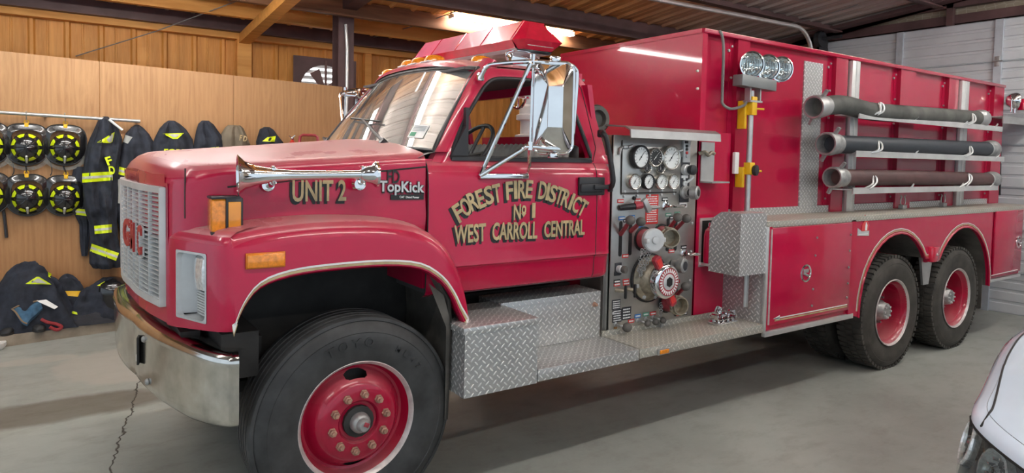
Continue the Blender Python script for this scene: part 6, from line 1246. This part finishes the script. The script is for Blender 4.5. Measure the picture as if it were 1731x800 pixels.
o = heap('hood_heap', 'dark hood with a yellow band tucked between the two heaps of gear', 'hood', [(90, 520), (95, 480), (103, 467), (114, 466), (126, 474), (138, 490), (146, 515)], 4.95, 5.11, M['navy'], 4.1, .05)
onto(o, [(106, 492), (140, 492), (137, 502), (110, 500)], M['yellow'], 'yellow_band', 6, 3)
o = heap('trousers_heap', 'dark turnout trousers spread on the curb beside the truck bumper', 'trousers', [(108, 556), (118, 520), (130, 500), (148, 488), (168, 480), (188, 476), (206, 478), (222, 490), (240, 520), (255, 550)], 4.88, 5.09, M['navy'], 7.7, .09)
band3(o, [(164, 483), (176, 476), (204, 479), (202, 487)]); onto(o, [(120, 525), (130, 528), (131, 532), (122, 530)], M['lime'], 'lime_tape', 3, 2)
o = heap('sleeve_heap', 'charcoal coat sleeve lying along the curb edge in front of the trousers', 'sleeve', [(110, 558), (113, 540), (125, 530), (150, 528), (175, 530), (192, 534), (205, 548), (212, 556)], 4.86, 4.99, mat('charcoal_cloth', (.030, .031, .038), .85, var=.3, bump=.3, bscale=100), 9.2, .035)
onto(o, [(128, 556), (143, 552), (147, 558), (132, 562)], M['lime'], 'lime_tape', 4, 2)
c_ = P(190, 478, y=YW-.10); t = thing('fire_helmet', 'black fire helmet with a yellow rim half buried behind the trousers', 'helmet', (c_.x, c_.y, c_.z-.1))
q = MB(); q.lathe([(.16, 0), (.15, .04), (.12, .08), (.07, .105), (0, .115)], c_+Vector((0, 0, -.06)), (0, -.3, 1), 28); q.build('shell', M['helmet'], t); q = MB(); q.tube([c_+Vector((.165*cos(a), .10*sin(a), -.035+.06*max(0, sin(a)))) for a in [2*pi*k/32 for k in range(32)]], .013, 8, closed=True); q.build('brim', M['yellow'], t)
q = MB(); q.lathe([(0, -.3), (.12, -.3), (.155, -.06), (.0, -.05)], c_, (0, 0, 1), 16); q.build('lining', M['dark'], t)
# denim bundle, boots, strap, paper
a = [P(20, 522, y=4.86), P(64, 506, y=4.90), P(72, 518, y=4.84), P(46, 548, y=4.80)]
rows = []
for i in range(13):
    r_ = []
    for j in range(13):
        s_, t = i/12, j/12; p = a[0].lerp(a[1], s_).lerp(a[3].lerp(a[2], s_), t); r_.append(p+Vector((0, -.02-.012*sin(9*s_+3*t), .012*sin(7*t+4*s_)+.02*sin(pi*s_)*sin(pi*t))))
    rows.append(r_)
q = MB(); q.grid(rows); q.grid([[p+Vector((0, .02, -.03)) for p in r_] for r_ in rows]); ed = [r_[0] for r_ in rows]+rows[-1][1:]+[r_[-1] for r_ in rows[::-1]][1:]+rows[0][::-1][1:]
q.grid([ed, [p+Vector((0, .02, -.03)) for p in ed]]); dn = tag(q.build('denim_bundle', M['denim']), 'folded blue denim lying against the big jacket heap', 'clothing'); q = MB(); q.tube([r_[0]+Vector((0, -.004, 0)) for r_ in rows][::-1]+[p+Vector((0, -.004, 0)) for p in rows[0]][1:], .008, 6); q.build('leather_edge', mat('tan_leather', (.25, .16, .09), .7), dn)
def boot(u, v, label, ang):
    p = P(u, v, y=4.83); o_ = Vector((p.x, 4.83, .101)); R = Matrix.Rotation(ang, 3, 'Z'); t = thing('rubber_boot', label, 'boot', o_, 'rubber boots on the curb'); rows = []
    for s_, w_, h in ((0, .030, .035), (.03, .048, .06), (.08, .055, .075), (.14, .05, .085), (.19, .047, .12), (.24, .05, .16), (.27, .04, .16)):
        rows.append([o_+R @ Vector((w_*cos(a), s_-.06, max(.004, h*.5+h*.5*sin(a)))) for a in [2*pi*k/20 for k in range(20)]])
    q = MB(); q.grid(rows, wrap=True); q.add(rows[0], [list(range(20))]); q.add(rows[-1], [list(range(20))]); q.build('upper', M['boot'], t, ang=60)
    q = MB(); q.prism([(.058*cos(a), .04+.115*sin(a)) for a in [2*pi*k/24 for k in range(24)]], o_, R @ Vector((1, 0, 0)), R @ Vector((0, 1, 0)), (0, 0, .022)); q.build('sole', M['dark'], t)
boot(12, 556, 'black rubber boot toe poking out left of the denim', -.3); boot(66, 555, 'black rubber boot toe poking out right of the denim', .25)
q = MB(); q.tube(smooth_path([P(70, 540, y=4.82), P(80, 545, y=4.80), P(95, 548, y=4.81), P(104, 553, y=4.80), P(96, 558, y=4.80), P(84, 553, y=4.80)], 5), .016, 8); tag(q.build('red_strap', mat('red_webbing', (.32, .03, .035), .7)), 'loop of red webbing strap on the curb by the boot', 'strap')
a = [P(62, 507, y=4.86), P(78, 505, y=4.88), P(98, 517, y=4.86), P(92, 521, y=4.84)]; q = MB(); q.add([p+Vector((0, -.05, 0)) for p in a]+[p+Vector((0, -.047, -.003)) for p in a], [[0, 1, 2, 3], [4, 5, 6, 7], [0, 1, 5, 4], [1, 2, 6, 5], [2, 3, 7, 6], [3, 0, 4, 7]]); tag(q.build('paper_tag', M['white']), 'white paper tag lying on the jacket heap', 'paper')
q = MB(); p = P(-2, 560, y=4.80); q.lathe([(0, 0), (.10, 0), (.12, .03), (.12, .06), (.0, .07)], (p.x-.06, 4.72, .0), (0, 0, 1), 20); tag(q.build('pale_object', M['white']), 'pale round object on the floor at the picture edge by the curb', 'cap')  # unidentified whitish thing, given a plain round shape
# ------------------------------------------------------------------ the white car parked beside the truck
car = thing('white_car', 'white car with clear double headlamps, its front corner beside the truck', 'car', (2.2, -2.75, 0)); CC = -2.80
def cpart(name, q, mt, par=None, **k): return q.build(name, mt, par or car, **k)
CO = [(3.6, -1.57), (3.0, -1.62), (2.6, -1.695), (2.3, -1.77), (2.05, -1.83), (1.88, -1.868), (1.78, -1.91), (1.69, -1.985), (1.61, -2.075), (1.53, -2.18), (1.44, -2.31), (1.35, -2.46), (1.28, -2.63), (1.26, CC)]
CO = smooth_path([(*p, 0) for p in CO], 3); nC = len(CO); cn = []
for i in range(nC):
    t = (CO[min(i+1, nC-1)]-CO[max(i-1, 0)]).normalized(); n_ = Vector((t.y, -t.x, 0)); cn.append(n_ if n_.dot(Vector((2.6, CC, 0))-CO[i]) > 0 else -n_)
CO = [CO[i]-cn[i]*.05 for i in range(nC)]
def chz(x): return interp([(1.2, .84), (1.5, .872), (1.8, .905), (2.3, .955), (2.85, .985), (3.6, 1.02)], x)
def ring(ins, fz): return [CO[i]+cn[i]*ins+Vector((0, 0, fz(i))) for i in range(nC)]
top = [chz(p.x) for p in CO]
rows = [ring(.06, lambda i: .26), ring(.0, lambda i: .30), ring(-.03, lambda i: .45), ring(-.01, lambda i: .58), ring(.02, lambda i: lerp(.58, top[i]-.05, .5)), ring(.03, lambda i: top[i]-.055), ring(.036, lambda i: top[i]-.022), ring(.055, lambda i: top[i]-.006), ring(.082, lambda i: top[i]+.003)]
iH0 = min(range(nC), key=lambda i: abs(CO[i].x-1.84)); iH1 = min(range(nC), key=lambda i: abs(CO[i].y+2.44))
q = MB(); q.grid(rows, mirror=CC, skip=lambda j, i: (iH0 <= i < iH1 and j in (3, 4))); 
wl_ = cpart('body', q, M['carwhite'], ang=60)
# bonnet: from the seam in to the middle, gently crowned
seam_ = [CO[i]+cn[i]*.084+Vector((0, 0, top[i]+.004)) for i in range(nC)]
mid_ = [Vector((lerp(3.6, 1.42, i/(nC-1)), CC, 0)) for i in range(nC)]
rows = []
for s_ in (0, .04, .12, .3, .6, 1): rows.append([Vector((p.x, p.y, lerp(p.z, chz(p.x)+.045, sin(s_*pi/2)))) for p in [seam_[i].lerp(Vector((mid_[i].x, CC, seam_[i].z)), s_) for i in range(nC)]])
q = MB(); q.grid(rows, mirror=CC); cpart('bonnet', q, M['carwhite'], wl_, ang=60)
q = MB(); q.tube(smooth_path([p+Vector((0, 0, .0005)) for p in seam_ if p.x > 2.30]+[CO[iH0-1]+cn[iH0-1]*.105+Vector((0, 0, top[iH0-1]+.005)), CO[iH0+2]+cn[iH0+2]*.085+Vector((0, 0, top[iH0+2]+.003)), CO[iH0+4]+cn[iH0+4]*.035+Vector((0, 0, top[iH0+4]-.020))], 3), .0045, 6); cpart('bonnet_gap', q, M['ink'], wl_)
# headlamp: dark housing with two round reflectors behind a clear cover
H0 = [CO[i]+cn[i]*.05+Vector((0, 0, .585)) for i in range(iH0, iH1+1)]; H1 = [CO[i]+cn[i]*.075+Vector((0, 0, top[i]-.055)) for i in range(iH0, iH1+1)]
q = MB(); q.grid([[CO[i]+cn[i]*-.008+Vector((0, 0, .58)) for i in range(iH0, iH1+1)], H0, H1, [CO[i]+cn[i]*.03+Vector((0, 0, top[i]-.054)) for i in range(iH0, iH1+1)]]); hl = cpart('headlamp', q, mat('headlamp_housing', (.05, .045, .055), .3, coat=.5))
q = MB(); q.grid([[CO[i]+cn[i]*(-.012)+Vector((0, 0, .575)) for i in range(iH0, iH1+1)], [CO[i]+cn[i]*-.004+Vector((0, 0, .68)) for i in range(iH0, iH1+1)], [CO[i]+cn[i]*.016+Vector((0, 0, lerp(.68, top[i]-.05, .6))) for i in range(iH0, iH1+1)], [CO[i]+cn[i]*.034+Vector((0, 0, top[i]-.047)) for i in range(iH0, iH1+1)]]); cpart('lamp_cover', q, M['glass'], hl, recalc=False, ang=60)
for u, v, R_ in ((1671, 754, .098), (1733, 792, .080)):
    c_ = P(u, v, z=.765); k = min(range(nC), key=lambda i: (CO[i]-Vector((c_.x, c_.y, 0))).length); n_ = -cn[k]; n_ = (n_+Vector((0, 0, .25))).normalized(); c_ = CO[k]+cn[k]*.03+Vector((0, 0, .765 if R_ > .09 else .745))
    q = MB(); q.lathe([(R_+.006, -.02), (R_+.006, .012), (R_-.004, .014), (R_*.86, -.005), (R_*.6, -.045), (R_*.3, -.06), (0, -.06)], c_, n_, 14); rf_ = cpart('lamp_reflector', q, M['clear'], hl, ang=10)
    q = MB(); q.lathe([(.026, -.055), (.028, .0), (.018, .012), (0, .015)], c_, n_, 16)
    for t in range(9): a_ = 2*pi*t/9; u_ = n_.orthogonal().normalized(); w_ = n_.cross(u_); q.box(c_+(u_*cos(a_)+w_*sin(a_))*R_*.66+n_*-.012, (.014, .014, .03), n_.to_track_quat('Z', 'Y').to_matrix() @ Matrix.Rotation(a_, 3, 'Z'), .004)
    cpart('lamp_bulb', q, M['chrome'], hl, ang=20)
q = MB(); q.tube([CO[i]+cn[i]*.032+Vector((0, 0, top[i]-.05)) for i in range(iH0, iH1+1)], .006, 6); cpart('lamp_trim', q, M['ink'], hl)
# grille, wheels, cabin and the rest of the car
q = MB(); q.box((1.27, CC, .66), (.05, .55, .16), None, .02); cpart('car_grille', q, M['black'])
q = MB(); rows = []
for x, zb_, zt, wd, zr in ((3.55, 1.0, 1.05, 1.15, 1.06), (3.75, 1.0, 1.1, 1.14, 1.2), (4.35, 1.0, 1.1, 1.0, 1.66), (5.6, 1.0, 1.1, .98, 1.68), (6.0, 1.0, 1.1, 1.0, 1.3)): rows.append([Vector((x, CC+y, z)) for y, z in ((1.18, zb_), (wd*1.02, zt), (wd*.86, zr-.04), (wd*.7, zr), (0, zr+.02), (-wd*.7, zr), (-wd*.86, zr-.04), (-wd*1.02, zt), (-1.18, zb_))])
q.grid(rows); cpart('cabin', q, M['gloss_black'])
q = MB(); q.grid([[Vector((x, CC+s_*w_, z)) for z, w_ in ((.26, 1.12), (.30, 1.2), (.6, 1.215), (.95, 1.19), (1.05, 1.13))] for s_ in (1,) for x in (3.55, 4.6, 5.8, 6.0)], mirror=CC); q.bx(5.95, 6.02, CC-1.15, CC+1.15, .3, 1.1); cpart('rear_body', q, M['carwhite'])
for x in (2.75, 5.2):
    for s_ in (1, -1):
        q = MB(); q.lathe([(.20, 0), (.34, .0), (.36, .02), (.36, .2), (.2, .2)], (x, CC+s_*.80, .36), (0, s_, 0), 40, closed=True); w_ = cpart('car_wheel', q, M['rubber']); q = MB(); q.lathe([(.205, .19), (.20, .12), (.06, .15), (0, .15)], (x, CC+s_*.80, .36), (0, s_, 0), 30); cpart('car_rim', q, M['silver'], w_)
